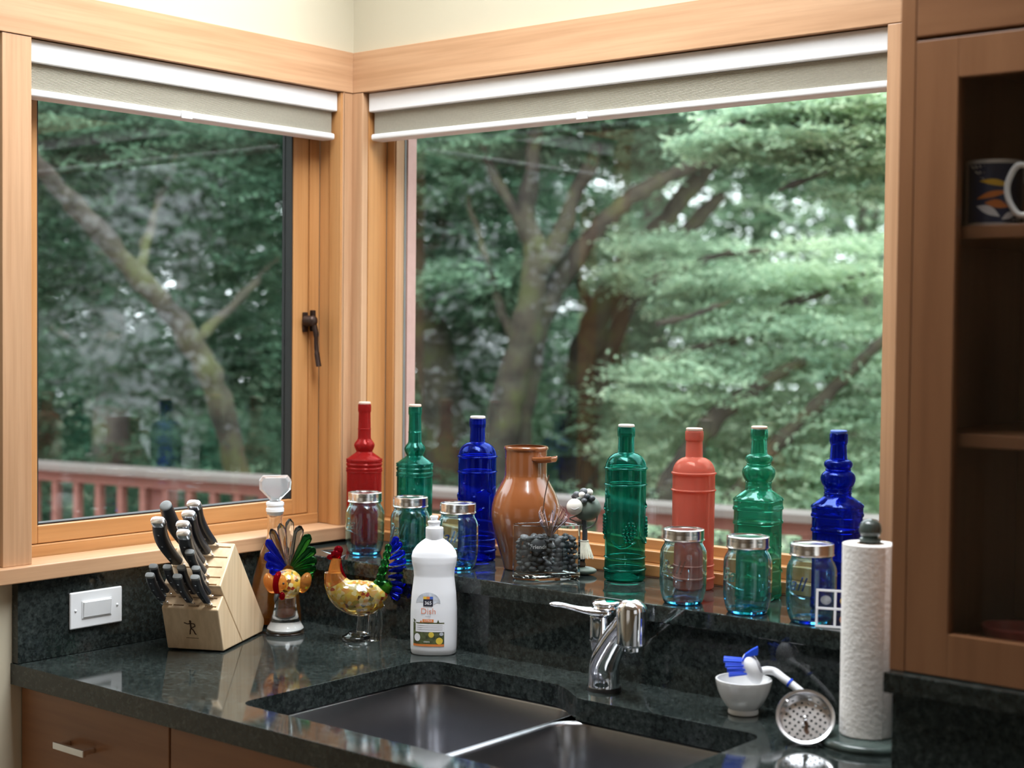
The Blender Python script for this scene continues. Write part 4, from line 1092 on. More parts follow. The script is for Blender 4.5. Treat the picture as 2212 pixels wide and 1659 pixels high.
MB().tube([(-.036, 0, .170), (-.029, 0, .176)], [.006, .001], 8).build('crest', 'gasket_black', r2, smooth=60)
MB().lathe(smooth_prof([(0, 0), (.026, 0), (.030, .003), (.029, .009), (.020, .014), (.014, .018), (0, .019)], 4), 32, (-.006, 0, 0)).build('clear_foot', 'art_clear', r2, smooth=50)
MB().tube(spl([(.006, -.002, .010), (.007, -.002, .035), (.008, -.002, .060), (.006, 0, .078)], 4), [.0125] * 13, 18).build('leg', 'art_clear', r2, smooth=60)
MB().tube(spl([(.030, .004, .002), (.034, .004, .03), (.033, .004, .058), (.028, .002, .085)], 4), [.0145, .014, .0135, .0135, .0135, .0135, .0135, .0135, .0135, .013, .0125, .0115, .011], 18).build('leg', 'art_clear', r2, smooth=60)
for k, (x, z, r) in enumerate([(.038, .113, .0125), (.043, .129, .0098), (.047, .145, .0096), (.051, .160, .0092), (.055, .176, .0086), (.058, .191, .0078)]):
    MB().ball((x, -.004, z), (r, r * .8, r * 1.15), 16, 12).build('tail_bead', 'art_green', r2, smooth=80)
MB().tube(spl([(.050, .002, .150), (.058, .002, .180), (.064, .002, .205), (.070, .002, .236)], 4), [.008, .008, .008, .008, .0078, .0075, .007, .007, .0065, .006, .005, .004, .0015], 12, .6).build('tail_spike', 'art_clear', r2, smooth=60)
MB().ball((.047, -.006, .108), (.021, .012, .017), 18, 12, Matrix.Rotation(math.radians(-35), 3, 'Y')).build('tail_base', 'art_green', r2, smooth=80)
for k, (z0, a, ln) in enumerate([(.100, -28, .030), (.108, -12, .033), (.118, -4, .036), (.130, 4, .038), (.142, 10, .038), (.154, 18, .037), (.166, 30, .036), (.178, 46, .034), (.188, 62, .030)]):
    blade(r2, math.radians(a), ln, .0068, 'art_blue', (.056 + .006 * (k / 8), .006, z0), .0, .0055, .0)

# ------------------------------------------------------------------ dish soap
SX, SY = 0.533, -0.293
ds = thing('dish_soap', 'white squeeze bottle of dish soap with a lemon label', 'soap bottle', (SX, SY, 0), facing(SX, SY) - 0.06)
zz = [(0, .0405, .0255), (.003, .0440, .0290), (.012, .0455, .0310), (.05, .0462, .0315), (.09, .0458, .0315), (.12, .0440, .0305), (.140, .0415, .0290), (.155, .0398, .0280), (.168, .0410, .0290), (.182, .0440, .0300), (.193, .0450, .0300), (.203, .0425, .0285), (.214, .0350, .0250), (.222, .0260, .0205), (.2285, .0165, .0150)]
def soap_ab(z):
    for (a, b) in zip(zz[:-1], zz[1:]):
        if a[0] <= z <= b[0]:
            u = (z - a[0]) / (b[0] - a[0]); return a[1] + (b[1] - a[1]) * u, a[2] + (b[2] - a[2]) * u
    return zz[-1][1:]
zs = sorted(set([q[0] for q in zz] + [.0285 + .005 * k for k in range(36)]))
def soap_ring(z):
    a, b = soap_ab(z); P = []
    for k in range(48):
        t = 2 * PI * k / 48; c, s = math.cos(t), math.sin(t)
        P.append((a * math.copysign(abs(c) ** .82, c), b * math.copysign(abs(s) ** .82, s), z))
    return P
MB().rings([soap_ring(z) for z in zs]).build('bottle_body', 'white_plastic', ds, smooth=50)
def soap_surf(u, z, off):
    a, b = soap_ab(z); n = 2 / .82
    return (u, -(b * max(0, 1 - min(1, abs(u) / a) ** n) ** (1 / n)) - off, z)
MB().lathe([(.0165, .2265), (.0175, .228), (.0175, .249), (.0160, .2505), (.0120, .251), (0, .251)], 36).build('cap', 'white_plastic', ds, smooth=35)
MB().lathe([(.0112, .2508), (.0112, .2565), (.0125, .258), (.0130, .2615), (.0110, .263), (.0068, .2632), (.0068, .2675), (.0085, .2690), (.0085, .2715), (.0065, .273), (0, .273)], 28, (-.001, 0, 0)).build('spout', 'white_plastic', ds, smooth=35)
def stick(poly, mat, off, name):         # print that follows the bottle's skin
    xs = [p[0] for p in poly]; ys = [p[1] for p in poly]; n = len(poly)
    cu, cv = sum(xs) / n, sum(ys) / n; K = 4; V = []; F = []
    for k in range(K + 1):
        V += [soap_surf(cu + (u - cu) * k / K, cv + (v - cv) * k / K, off) for u, v in poly]
    for k in range(K):
        F += [(k * n + i, k * n + (i + 1) % n, (k + 1) * n + (i + 1) % n, (k + 1) * n + i) for i in range(n)]
    MB().add(V, F).build(name, mat, ds, smooth=60)
def rc(u0, u1, v0, v1, m=6):
    return [(u0 + (u1 - u0) * k / m, v0) for k in range(m)] + [(u1, v0 + (v1 - v0) * k / m) for k in range(m)] + [(u1 - (u1 - u0) * k / m, v1) for k in range(m)] + [(u0, v1 - (v1 - v0) * k / m) for k in range(m)]
def disc(u, v, a, b, m=20, t0=0, t1=2 * PI): return [(u + a * math.cos(t0 + (t1 - t0) * k / m), v + b * math.sin(t0 + (t1 - t0) * k / m)) for k in range(m)]
def words(s, size, u, v, mat, off, name='label_print', bold=0.0):
    V, F = text_mesh(s, size, 0, 0, bold)
    MB().add([soap_surf(u + a, v + b, off) for a, b, c in V], F).build(name, mat, ds)
LU = -.0095
stick([(LU + .024 * math.cos(PI * k / 16), .104 + .0215 * math.sin(PI * k / 16)) for k in range(17)] + [(LU - .024 + .048 * k / 8, .104 + .003 * math.sin(k)) for k in range(1, 8)], 'label_grey', .0004, 'label_arch')
stick(rc(LU - .0095, LU + .0095, .0985, .1125), 'ink_black', .0007, 'label_badge')
for k, mt in enumerate(('ink_yellow', 'ink_orange', 'ink_blue')): stick(rc(LU - .0095 + k * .00633, LU - .0095 + (k + 1) * .00633, .1125, .1175, 3), mt, .0007, 'label_badge_band')
words('365', .0095, LU, .1048, 'ink_white', .0011, bold=.0001)
words('Dish', .0165, LU + .0005, .0885, 'ink_coral', .0006)
words('soap', .0055, LU, .0790, 'ink_grey', .0006)
stick(rc(LU - .011, LU + .011, .0670, .0730), 'ink_orange', .0006, 'label_band')
words('CITRUS', .0048, LU, .0700, 'ink_white', .0010)
stick(rc(-.0385, .0225, .0232, .0665, 10), 'ink_leaf', .0005, 'label_picture')
stick(rc(-.0340, .0225, .0480, .0640, 10), 'ink_white', .0009, 'label_box')
for v in (.0605, .0565, .0525): stick(rc(-.031, .019, v, v + .0008), 'ink_grey', .0012, 'label_line')
for (u, v, r) in ((-.003, .0425, .0055), (.013, .0305, .0068)): stick(disc(u, v, r, r), 'ink_lemon', .0008, 'label_lemon')
stick(disc(-.0305, .0370, .0058, .0078), 'ink_white', .0008, 'label_seal')
stick(disc(.017, .0440, .004, .0035), 'label_grey', .0008, 'label_leaf')
stick(rc(-.0385, .0225, .0195, .0240, 10), 'ink_orange', .0008, 'label_foot_band')
words('cleans', .0050, -.012, .0290, 'ink_white', .0011)
stick([(-.026, .0665), (-.023, .0715), (-.021, .0665)], 'ink_orange', .0008, 'label_leaf')
stick([(.008, .0665), (.0105, .0725), (.013, .0665)], 'ink_leaf', .0008, 'label_leaf')
stick([(-.0370, .0660), (-.0385, .0735), (-.0335, .0700)], 'ink_leaf', .0008, 'label_leaf')

# ------------------------------------------------------------------ faucet
FX, FYY = 0.968, -0.318
fa = thing('kitchen_faucet', 'chrome single-lever faucet behind the double sink', 'faucet', (FX, FYY, 0), facing(FX, FYY))
MB().lathe([(0, 0), (.0305, 0), (.0305, .004), (.0298, .006), (.0285, .006), (0, .006)], 44).build('base_ring', 'gasket_black', fa, smooth=35)
MB().tube(spl([(-.001, 0, .006), (-.001, 0, .030), (.000, -.006, .052), (.009, -.024, .078), (.022, -.047, .106), (.036, -.072, .130), (.044, -.086, .146)], 6), [.0288, .0288, .0286, .0284, .0283, .0282, .0281, .0280, .0279, .0278, .0276, .0274, .0272, .027, .0267, .0264, .026, .0257, .0254, .025, .0246, .0243, .024, .0237, .0235, .0233, .0231, .023, .023, .023, .023, .0229, .0228, .0227, .0226, .0225, .0225], 36).build('arm', 'chrome', fa, smooth=60)
MB().lathe(smooth_prof([(.0, .096), (.0175, .096), (.0215, .098), (.0240, .1005), (.0240, .1005), (.0262, .1015), (.0262, .1015), (.0266, .154), (.0266, .154), (.0260, .162), (.0235, .169), (.016, .1755), (.007, .178), (0, .1785)], 4), 44, (.046, -.086, 0)).build('spout_head', 'chrome', fa, smooth=40)
MB().lathe([(0, .088), (.0145, .088), (.0165, .0895), (.0165, .0962), (0, .0962)], 36, (.046, -.086, 0)).build('aerator', 'chrome', fa, smooth=35)
MB().lathe(smooth_prof([(0, .056), (.006, .057), (.0125, .063), (.0165, .074), (.0182, .085), (.0182, .085), (.0188, .0885), (.0188, .0885), (.0188, .128), (.0185, .130), (0, .130)], 4), 40, (-.0085, .006, 0)).build('valve_body', 'chrome', fa, smooth=40)
MB().lathe([(.0191, .0868), (.0196, .0875), (.0191, .0885), (.0185, .0885), (.0185, .0868)], 40, (-.0085, .006, 0)).build('valve_gap', 'gasket_black', fa, smooth=35)
# lever: a hub that runs out into a long flat tongue
n = 22; R_ = []
ctr = spl([(.016, .004, .139), (-.004, .004, .139), (-.030, .000, .141), (-.055, -.004, .146), (-.078, -.008, .152), (-.099, -.011, .154)], 5)
wid = [.008, .015, .0185, .020, .0205, .0205, .0200, .0185, .0170, .0155, .0140, .0128, .0118, .0110, .0105, .0102, .0100, .0100, .0100, .0100, .0098, .0096, .0092, .0082, .0060, .0025]
thk = [.006, .0085, .0095, .0100, .0100, .0098, .0094, .0090, .0084, .0078, .0072, .0067, .0062, .0058, .0055, .0052, .0050, .0050, .0050, .0049, .0048, .0047, .0045, .004, .0032, .0015]
for (x, y, z), w, h in zip(ctr, wid, thk): R_.append([(x, y + w * math.cos(q), z + h * math.sin(q)) for q in [2 * PI * j / 20 for j in range(20)]])
MB().rings(R_).build('lever', 'chrome', fa, smooth=60)
MB().lathe(smooth_prof([(0, .146), (.0225, .146), (.0235, .1475), (.0235, .1475), (.0225, .1505), (.0225, .1505), (.0255, .152), (.0262, .1545), (.0235, .158), (.012, .1605), (0, .161)], 3), 40, (.002, .006, 0)).build('lever_cap', 'chrome', fa, smooth=40)

# ------------------------------------------------------------------ bowl, brush, strainer
BX, BY = 1.243, -0.300
bw = thing('ribbed_bowl', 'small white footed ceramic bowl holding the dish brush', 'bowl', (BX, BY, 0), 0)
o = smooth_prof([(.0225, 0), (.0252, .001), (.0258, .004), (.0248, .0095), (.0248, .0095), (.0305, .0165), (.0375, .0275), (.0430, .040), (.0462, .053), (.0472, .0580), (.0468, .0592)], 4)
mb = MB().lathe(shell(o, .0030, .011), 72)
def rib(p):
    r = math.hypot(p[0], p[1])
    if r < .02 or p[2] < .01 or p[2] > .056: return p
    k = 1 + .012 * abs(math.sin(math.atan2(p[1], p[0]) * 9))
    return (p[0] * k, p[1] * k, p[2])
mb.v = [rib(p) for p in mb.v]
mb.build('bowl_body', 'ceramic_white', bw, smooth=50)
br = thing('dish_brush', 'white dish brush with blue bristles resting in the small bowl', 'brush', (BX, BY, 0.013), facing(BX, BY))
MH = Matrix.Rotation(math.radians(-24), 3, 'Y')
MB().ball((.014, -.002, .064), (.0150, .0225, .0275), 28, 18, MH).build('head', 'white_plastic', br, smooth=80)
mb = MB().ball((.0255, -.010, .0705), (.0022, .0085, .0135), 20, 12, MH)
mb.build('oval_badge', 'ink_grey', br, smooth=80)
for dz in (-.004, .001): MB().ball((.0272 - dz * .4, -.013, .0715 + dz), (.0009, .0045, .0012), 10, 6, MH).build('badge_print', 'ink_navy', br, smooth=80)
MB().ball((.0225, -.010, .0775), (.0014, .003, .003), 12, 8, MH).build('badge_dot', 'ink_lemon', br, smooth=80)
rb_ = random.Random(3)
for i in range(4):
    for j in range(3):
        p0 = MH @ Vector((-.006, -.014 + .0125 * j, -.004 + .0072 * i)) + Vector((.009, -.002, .064))
        d = Vector((-.030, rb_.uniform(-.003, .003), -.004 + .0015 * i))
        MB().tube([p0, p0 + d * .5, p0 + d], [.0020, .0025, .0029], 8).build('bristle_tuft', 'bristle_blue', br, smooth=50)
MB().prism([(-.004, .078), (.002, .090), (.012, .0975), (.0225, .1035), (.0235, .0965), (.0225, .0890), (.010, .0865), (.003, .0765)], -.014, -.004, 'xz').build('scraper_fin', 'bristle_blue', br, bevel=0.001)
MB().tube(spl([(.016, -.002, .046), (.022, -.001, .054), (.034, .002, .0605), (.050, .006, .0590), (.066, -.004, .0500), (.082, -.010, .040), (.098, -.017, .029), (.112, -.022, .018), (.126, -.027, .006)], 4), [.0085, .0088, .0085, .008, .0075, .0072, .007, .0068, .0068, .0068, .0068, .0068, .0068, .0068, .0068, .0068, .0068, .0068, .0067, .0066, .0066, .0066, .0066, .0066, .0066, .0066, .0066, .0066, .0066, .0066, .006, .005, .003], 16).build('handle', 'white_plastic', br, smooth=60)
MB().tube([(.0745, -.0072, .0450), (.0775, -.0083, .0432)], .0078, 16).build('grip_ring', 'bristle_blue', br, smooth=40)

stx, sty = 1.412, -0.398
st = thing('sink_strainer', 'round steel sink strainer with a ring of holes propped against the towel holder', 'strainer')
el = math.radians(36)
az = facing(stx, sty)
st.matrix_world = Matrix.Translation((stx, sty, .0408 + CZ)) @ Matrix.Rotation(az, 4, 'Z') @ Matrix.Rotation(PI / 2 - el, 4, 'X') @ Matrix.Rotation(math.radians(10), 4, 'Z')
RO = .0455
MB().lathe([(.0395, .001), (.0405, .0035), (.0445, .0045), (RO, .003), (RO, .001), (.0440, -.0005), (.0410, -.001), (.0395, -.004)], 56).build('rim', 'knife_steel', st, smooth=40)
MB().lathe([(.0398, .0005), (.0360, -.0170), (.0352, -.0170), (.0385, .0000)], 56).build('basket_wall', 'knife_steel', st, smooth=40)
holes = []
for ring_, (rr_, nh) in enumerate(((.0100, 6), (.0170, 10), (.0240, 14), (.0310, 18))):
    for k in range(nh):
        a = 2 * PI * (k + .5 * (ring_ % 2)) / nh
        holes.append([(rr_ * math.cos(a) + .0022 * math.cos(q * PI / 4), rr_ * math.sin(a) + .0022 * math.sin(q * PI / 4)) for q in range(8)])
outer = [(.0358 * math.cos(2 * PI * k / 56), .0358 * math.sin(2 * PI * k / 56)) for k in range(56)]
filled([outer] + holes, -.0180, -.0172).build('perforated_floor', 'knife_steel', st)
MB().tube([(0, 0, -.017), (0, 0, -.004)], [.0024, .0020], 12).ball((0, 0, -.003), .0042, 14, 10).build('centre_knob', 'chrome', st, smooth=50)
MB().tube(spl([(0, .0, -.016), (.0015, -.006, -.0145), (-.001, -.013, -.0155), (.001, -.019, -.0160)], 4), [.003] * 13, 8, .6).build('food_scrap', 'brand_brown', st, smooth=60)
MB().ball((-.023, .0285, .0012), (.0032, .0032, .0018), 12, 8).build('rivet', 'chrome', st, smooth=60)

# ------------------------------------------------------------------ paper towels
PX, PY = 1.487, -0.338
ph = thing('towel_holder', 'dark green marble paper towel holder with a round finial', 'towel holder', (PX, PY, 0))
MB().lathe(smooth_prof([(0, 0), (.070, 0), (.0745, .002), (.0765, .007), (.0745, .012), (.070, .0145), (.070, .0145), (.030, .017), (0, .017)], 4), 64).build('base', 'marble_green', ph, smooth=40)
MB().lathe([(0, .017), (.0075, .017), (.0075, .319), (0, .319)], 20).build('post', 'marble_green', ph, smooth=40)
MB().lathe(smooth_prof([(0, .316), (.014, .316), (.0165, .318), (.0165, .322), (.0165, .322), (.0125, .3245), (.0125, .3245), (.0165, .331), (.0172, .338), (.0145, .346), (.008, .351), (0, .3525)], 4), 36).build('finial', 'marble_green', ph, smooth=40)
pt = thing('paper_towel_roll', 'white embossed paper towel roll standing on the marble holder', 'paper towel', (PX, PY, .0175))
prof = [(.0215, 0), (.0400, 0), (.0412, .0012), (.0412, .2955), (.0402, .2968), (.0215, .2968)]
mb = MB()
seg = 72; R_ = []
for r, z in prof + [prof[0]]: R_.append([(r * math.cos(2 * PI * k / seg), r * math.sin(2 * PI * k / seg), z) for k in range(seg)])
mb.rings(R_, False, False).build('sheets', 'paper', pt, smooth=40)
R_ = []
for r, z in [(.0190, .0005), (.0213, .0005), (.0213, .2972), (.0190, .2972), (.0190, .0005)]: R_.append([(r * math.cos(2 * PI * k / 40), r * math.sin(2 * PI * k / 40), z) for k in range(40)])
MB().rings(R_, False, False).build('core', 'cardboard', pt, smooth=40)
# loose last sheet lying along the roll
fl = [(math.radians(a), .0413 + .0009 * max(0, (a + 66) / 30)) for a in range(-170, -30, 6)]
V = []; F = []
for i, (a, r) in enumerate(fl):
    for z in (.0008, .296): V += [((r + .0003) * math.cos(a), (r + .0003) * math.sin(a), z), ((r + .0008) * math.cos(a), (r + .0008) * math.sin(a), z)]
for i in range(len(fl) - 1):
    b = i * 4; c = b + 4
    F += [(b + 1, c + 1, c + 3, b + 3), (b, b + 2, c + 2, c), (b, c, c + 1, b + 1), (b + 2, b + 3, c + 3, c + 2)]
F += [(0, 1, 3, 2), (len(fl) * 4 - 4, len(fl) * 4 - 2, len(fl) * 4 - 1, len(fl) * 4 - 3)]
MB().add(V, F).build('loose_sheet', 'paper', pt, smooth=40)

# ------------------------------------------------------------------ outside: deck, railing, woodland
ZD = -1.02
dk = thing('deck', 'weathered red-brown deck outside the windows', 'deck', (0, 0, 0))
for k in range(18):
    y0 = .15 + .145 * k
    MB().box(max(-6.8, -6.9 + (y0 - .95) * 5), 3.0, y0, y0 + .14, ZD - .035, ZD).build('plank', 'deck_wood', dk)
for k in range(20):
    y0 = -2.8 + .145 * k
    MB().box(-6.8, -.15, y0, y0 + .14, ZD - .035, ZD).build('plank', 'deck_wood', dk)
RA, RB = Vector((-6.9, 1.02, 0)), Vector((2.6, 2.92, 0))
rd = (RB - RA); rl = rd.length; ang = math.atan2(rd.y, rd.x)
rl_t = thing('deck_railing', 'red-brown deck railing with square balusters and a weathered cap', 'railing', (RA.x, RA.y, 0), ang)
box('cap_rail', 0, rl, -.075, .075, -.033, 0.0, 'rail_cap', rl_t, .004)
box('top_rail', 0, rl, -.022, .022, -.085, -.034, 'deck_wood', rl_t, .002)
box('bottom_rail', 0, rl, -.022, .022, -.93, -.85, 'deck_wood', rl_t, .002)
bal = MB().box(-.0165, .0165, -.0165, .0165, -.85, -.085).build('baluster', 'deck_wood', rl_t)
bal.location = (.06, 0, 0)
nb = int(rl / .135)
for k in range(1, nb):
    c = bal.copy(); COL.objects.link(c); c.parent = rl_t; c.location = (.06 + k * .135, 0, 0)
for k in range(6): box('post', .01 + k * rl / 5.05, .10 + k * rl / 5.05, .024, .114, ZD, -.034, 'deck_wood', rl_t, .003)

nrng = np.random.default_rng(4)
def foliage(name, mat, parent, blobs, leaf=.05, spray=.26, per=12, dens=1.5, tier=.4):
    # sprays of leaflets in flat, slightly drooping fans, filling the crown's ellipsoids
    V = []
    for (c, rad, n) in blobs:
        n = int(n * dens)
        d = nrng.normal(size=(n, 3)); d /= np.linalg.norm(d, axis=1)[:, None]
        P = d * (nrng.random((n, 1)) ** .45) * np.array(rad) + np.array(c)
        # tiers: pull the sprays towards layers
        lay = .23
        P[:, 2] += (np.round(P[:, 2] / lay) * lay - P[:, 2]) * tier
        az = nrng.random(n) * 2 * np.pi
        D = np.stack([np.cos(az), np.sin(az), nrng.normal(-.22, .22, n)], 1); D /= np.linalg.norm(D, axis=1)[:, None]
        N = np.stack([nrng.normal(0, .38, n), nrng.normal(0, .38, n), np.ones(n)], 1)
        S = np.cross(D, N); S /= np.linalg.norm(S, axis=1)[:, None]
        L = spray * nrng.uniform(.6, 1.25, n)
        for k in range(per):
            u = (k // 2 + .6) / (per / 2)
            side = 1 if k % 2 else -1
            base = P + D * (L * (u - .5))[:, None]
            ld = D * .62 + S * (side * .8) + nrng.normal(0, .16, (n, 3))
            ld /= np.linalg.norm(ld, axis=1)[:, None]
            l = leaf * nrng.uniform(.7, 1.3, n)
            ax = np.cross(ld, N + nrng.normal(0, .3, (n, 3))); ax /= np.linalg.norm(ax, axis=1)[:, None]
            a = base; b = base + ld * (l * .45)[:, None] + ax * (l * .24)[:, None]; c2 = base + ld * l[:, None]; e = base + ld * (l * .45)[:, None] - ax * (l * .24)[:, None]
            V.append(np.stack([a, b, c2, e], 1).reshape(-1, 3))
    V = np.concatenate(V).astype(np.float32); nq = len(V) // 4
    me = bpy.data.meshes.new(name)
    me.vertices.add(len(V)); me.vertices.foreach_set('co', V.ravel())
    me.loops.add(nq * 4); me.loops.foreach_set('vertex_index', np.arange(nq * 4, dtype=np.int32))
    me.polygons.add(nq); me.polygons.foreach_set('loop_start', np.arange(0, nq * 4, 4, dtype=np.int32)); me.polygons.foreach_set('loop_total', np.full(nq, 4, dtype=np.int32))
    me.update(calc_edges=True)
    o = link(name, me, mat, parent); o['kind'] = 'stuff'
    return o
def tree(label, base, limbs, blobs, mat, leaf=.05, spray=.26, bark='mossy_bark', group='trees beyond the deck', name='garden_tree'):
    b = at(*base); b = Vector((b.x, b.y, -3.2))
    t = thing(name, label, 'tree', tuple(b), 0, group)
    _o = b
    for i, (pts, r0, r1) in enumerate(limbs): limb_(t, _o, pts, r0, r1, bark, 'trunk' if i == 0 else 'branch')
    bl = []
    for (px, py, dp, rx, rz, n) in blobs:
        c = at(px, py, dp) - b
        bl.append(((c.x, c.y, c.z), (rx, rx, rz), n))
    foliage('foliage', mat, t, bl, leaf, spray, 12, (2.3 if mat == 'leaf_light' else 1.7) if name == 'garden_tree' else 1.0, .3 if mat == 'leaf_light' else .15)
    return t
def limb_(t, o, pts, r0, r1, mat, name):
    P = spl([tuple(at(*p) - o) for p in pts], 6)
    n = len(P); rr = random.Random(len(pts) * 31 + int(pts[0][0]))
    P = [(p[0] + rr.uniform(-.010, .010), p[1] + rr.uniform(-.010, .010), p[2]) for p in P]
    if name == 'trunk':
        P = [(P[0][0], P[0][1], 0)] + P
        n += 1
    MB().tube(P, [max(.008, r0 + (r1 - r0) * k / (n - 1) + rr.uniform(-.008, .008)) for k in range(n)], 12).build(name, mat, t, smooth=70)

tree('moss-covered maple leaning over the deck behind the slender teal bottle', (985, 1200, 9.0),
     [([(985, 1200, 9), (965, 960, 9), (940, 780, 9), (905, 620, 9), (868, 470, 9), (835, 330, 9)], .15, .085),
      ([(990, 1150, 9.1), (978, 930, 9.15), (955, 760, 9.2), (925, 640, 9.2)], .10, .06),
      ([(900, 600, 9), (960, 480, 9.2), (1000, 330, 9.3)], .05, .02)],
     [(930, 420, 9.3, .8, .55, 500), (1010, 640, 9.4, .6, .28, 300), (860, 250, 9.6, .9, .4, 400), (1040, 820, 9.6, .5, .35, 260)], 'leaf_deep')
tree('many-stemmed mossy maple forking above the terracotta jug', (1060, 1200, 8.2),
     [([(1060, 1200, 8.2), (1085, 930, 8.2), (1118, 780, 8.2), (1148, 640, 8.2), (1158, 545, 8.2), (1138, 470, 8.2), (1152, 330, 8.2), (1160, 150, 8.2)], .105, .035),
      ([(1118, 1160, 8.3), (1120, 900, 8.3), (1165, 700, 8.3), (1240, 560, 8.3), (1330, 455, 8.3), (1425, 390, 8.3), (1560, 330, 8.3)], .085, .03),
      ([(1152, 600, 8.2), (1205, 520, 8.2), (1235, 440, 8.25), (1285, 330, 8.3), (1320, 210, 8.4), (1340, 120, 8.4)], .06, .025),
      ([(1158, 550, 8.2), (1110, 450, 8.2), (1065, 370, 8.3), (1030, 280, 8.4)], .045, .02),
      ([(1120, 760, 8.2), (1080, 660, 8.3), (1050, 560, 8.4), (1010, 420, 8.5)], .03, .015)],
     [(1150, 250, 8.5, .6, .32, 300), (1330, 280, 8.6, .55, .3, 300), (1060, 620, 8.6, .42, .2, 260), (1430, 250, 8.6, .6, .3, 340), (1020, 330, 8.8, .5, .4, 240), (1160, 900, 8.9, .4, .3, 160)], 'leaf_mid')
tree('double-stemmed dark maple behind the grape-embossed emerald bottle', (1240, 1200, 8.9),
     [([(1240, 1200, 8.9), (1243, 960, 8.9), (1252, 800, 8.9), (1292, 680, 8.9), (1355, 570, 8.9), (1440, 470, 8.9), (1530, 360, 8.9), (1640, 260, 8.9)], .11, .04),
      ([(1262, 1180, 9.0), (1275, 900, 9.0), (1310, 760, 9.0), (1385, 620, 9.0), (1470, 510, 9.0), (1560, 420, 9.0)], .08, .035),
      ([(1290, 690, 8.9), (1250, 600, 9.0), (1230, 520, 9.0)], .03, .012)],
     [(1560, 260, 9.2, .6, .3, 300), (1700, 330, 9.3, .6, .3, 260), (1330, 760, 9.6, .6, .3, 220), (1480, 640, 9.5, .6, .22, 240), (1240, 960, 9.6, .7, .3, 260)], 'leaf_mid')
tree('feathery light green tree with slanting mossy boughs behind the coral and square bottles', (1400, 1200, 7.6),
     [([(1400, 1200, 7.6), (1470, 1010, 7.6), (1560, 890, 7.6), (1660, 820, 7.6), (1740, 780, 7.6)], .075, .025),
      ([(1405, 790, 8.0), (1500, 760, 8.0), (1590, 730, 8.0), (1680, 670, 8.0), (1800, 620, 8.0), (1950, 560, 8.0)], .042, .02),
      ([(1560, 1120, 7.5), (1660, 980, 7.5), (1760, 880, 7.5), (1880, 760, 7.5), (1990, 660, 7.5)], .05, .025),
      ([(1400, 610, 8.2), (1480, 580, 8.2), (1560, 550, 8.2), (1660, 540, 8.2)], .03, .012),
      ([(1420, 700, 7.8), (1500, 680, 7.8), (1580, 650, 7.8)], .022, .01)],
     [(1500, 830, 7.9, .5, .18, 330), (1700, 730, 8.0, .6, .2, 380), (1850, 600, 8.2, .55, .25, 330), (1600, 620, 8.3, .6, .2, 380), (1780, 930, 7.8, .55, .22, 330), (1480, 960, 8.2, .5, .2, 280), (1880, 830, 7.8, .5, .22, 300), (1640, 1040, 7.9, .6, .14, 280), (1420, 560, 8.5, .5, .2, 240), (1850, 1040, 7.6, .45, .14, 240)], 'leaf_light', .036, .26)
tree('tree whose pale green bough hangs just under the taupe blind', (2350, 1200, 6.5),
     [([(2350, 1200, 6.5), (2330, 700, 6.5), (2280, 300, 6.5)], .10, .06),
      ([(2290, 330, 6.5), (2050, 260, 6.4), (1850, 215, 6.4), (1650, 250, 6.4), (1520, 290, 6.4)], .035, .01),
      ([(2000, 250, 6.4), (1880, 320, 6.4), (1760, 380, 6.4), (1680, 410, 6.4)], .02, .008)],
     [(1760, 270, 6.5, .42, .12, 340), (1920, 230, 6.4, .4, .14, 300), (1600, 300, 6.5, .3, .09, 180), (1850, 370, 6.5, .3, .1, 170), (2100, 300, 6.4, .5, .3, 300)], 'leaf_light', .036, .22)
tree('dark hemlock with one long mossy bough slanting across the casement view', (560, 1250, 7.4),
     [([(560, 1250, 7.4), (520, 1050, 7.4), (470, 860, 7.3), (410, 730, 7.2), (310, 610, 7.1), (205, 490, 7.0), (110, 390, 6.9), (0, 260, 6.8), (-140, 120, 6.7)], .068, .036),
      ([(300, 600, 7.1), (330, 480, 7.3), (380, 330, 7.5)], .03, .012),
      ([(420, 740, 7.2), (520, 640, 7.5), (600, 560, 7.7)], .03, .012)],
     [(260, 330, 7.6, .6, .35, 420), (480, 480, 7.9, .5, .4, 420), (150, 620, 7.9, .5, .35, 330), (540, 760, 8.0, .45, .3, 300), (60, 300, 7.6, .5, .4, 300), (340, 800, 8.3, .5, .25, 240), (560, 300, 8.2, .5, .3, 300)], 'leaf_deep', .05, .28)
tree('tall dark trunk standing behind the hemlock bough in the casement view', (240, 1250, 10),
     [([(240, 1250, 10), (238, 900, 10), (225, 600, 10), (205, 200, 10), (190, -100, 10)], .13, .08),
      ([(236, 860, 10), (180, 760, 10), (110, 700, 10)], .04, .02)],
     [(180, 240, 10.3, 1.0, .5, 420), (330, 420, 10.4, .9, .4, 380), (100, 800, 10.5, .9, .35, 330), (420, 980, 10.5, 1.0, .3, 330), (120, 470, 10.4, .8, .4, 300), (600, 640, 10.6, .7, .4, 260)], 'leaf_deep', .06, .34, 'grey_bark')
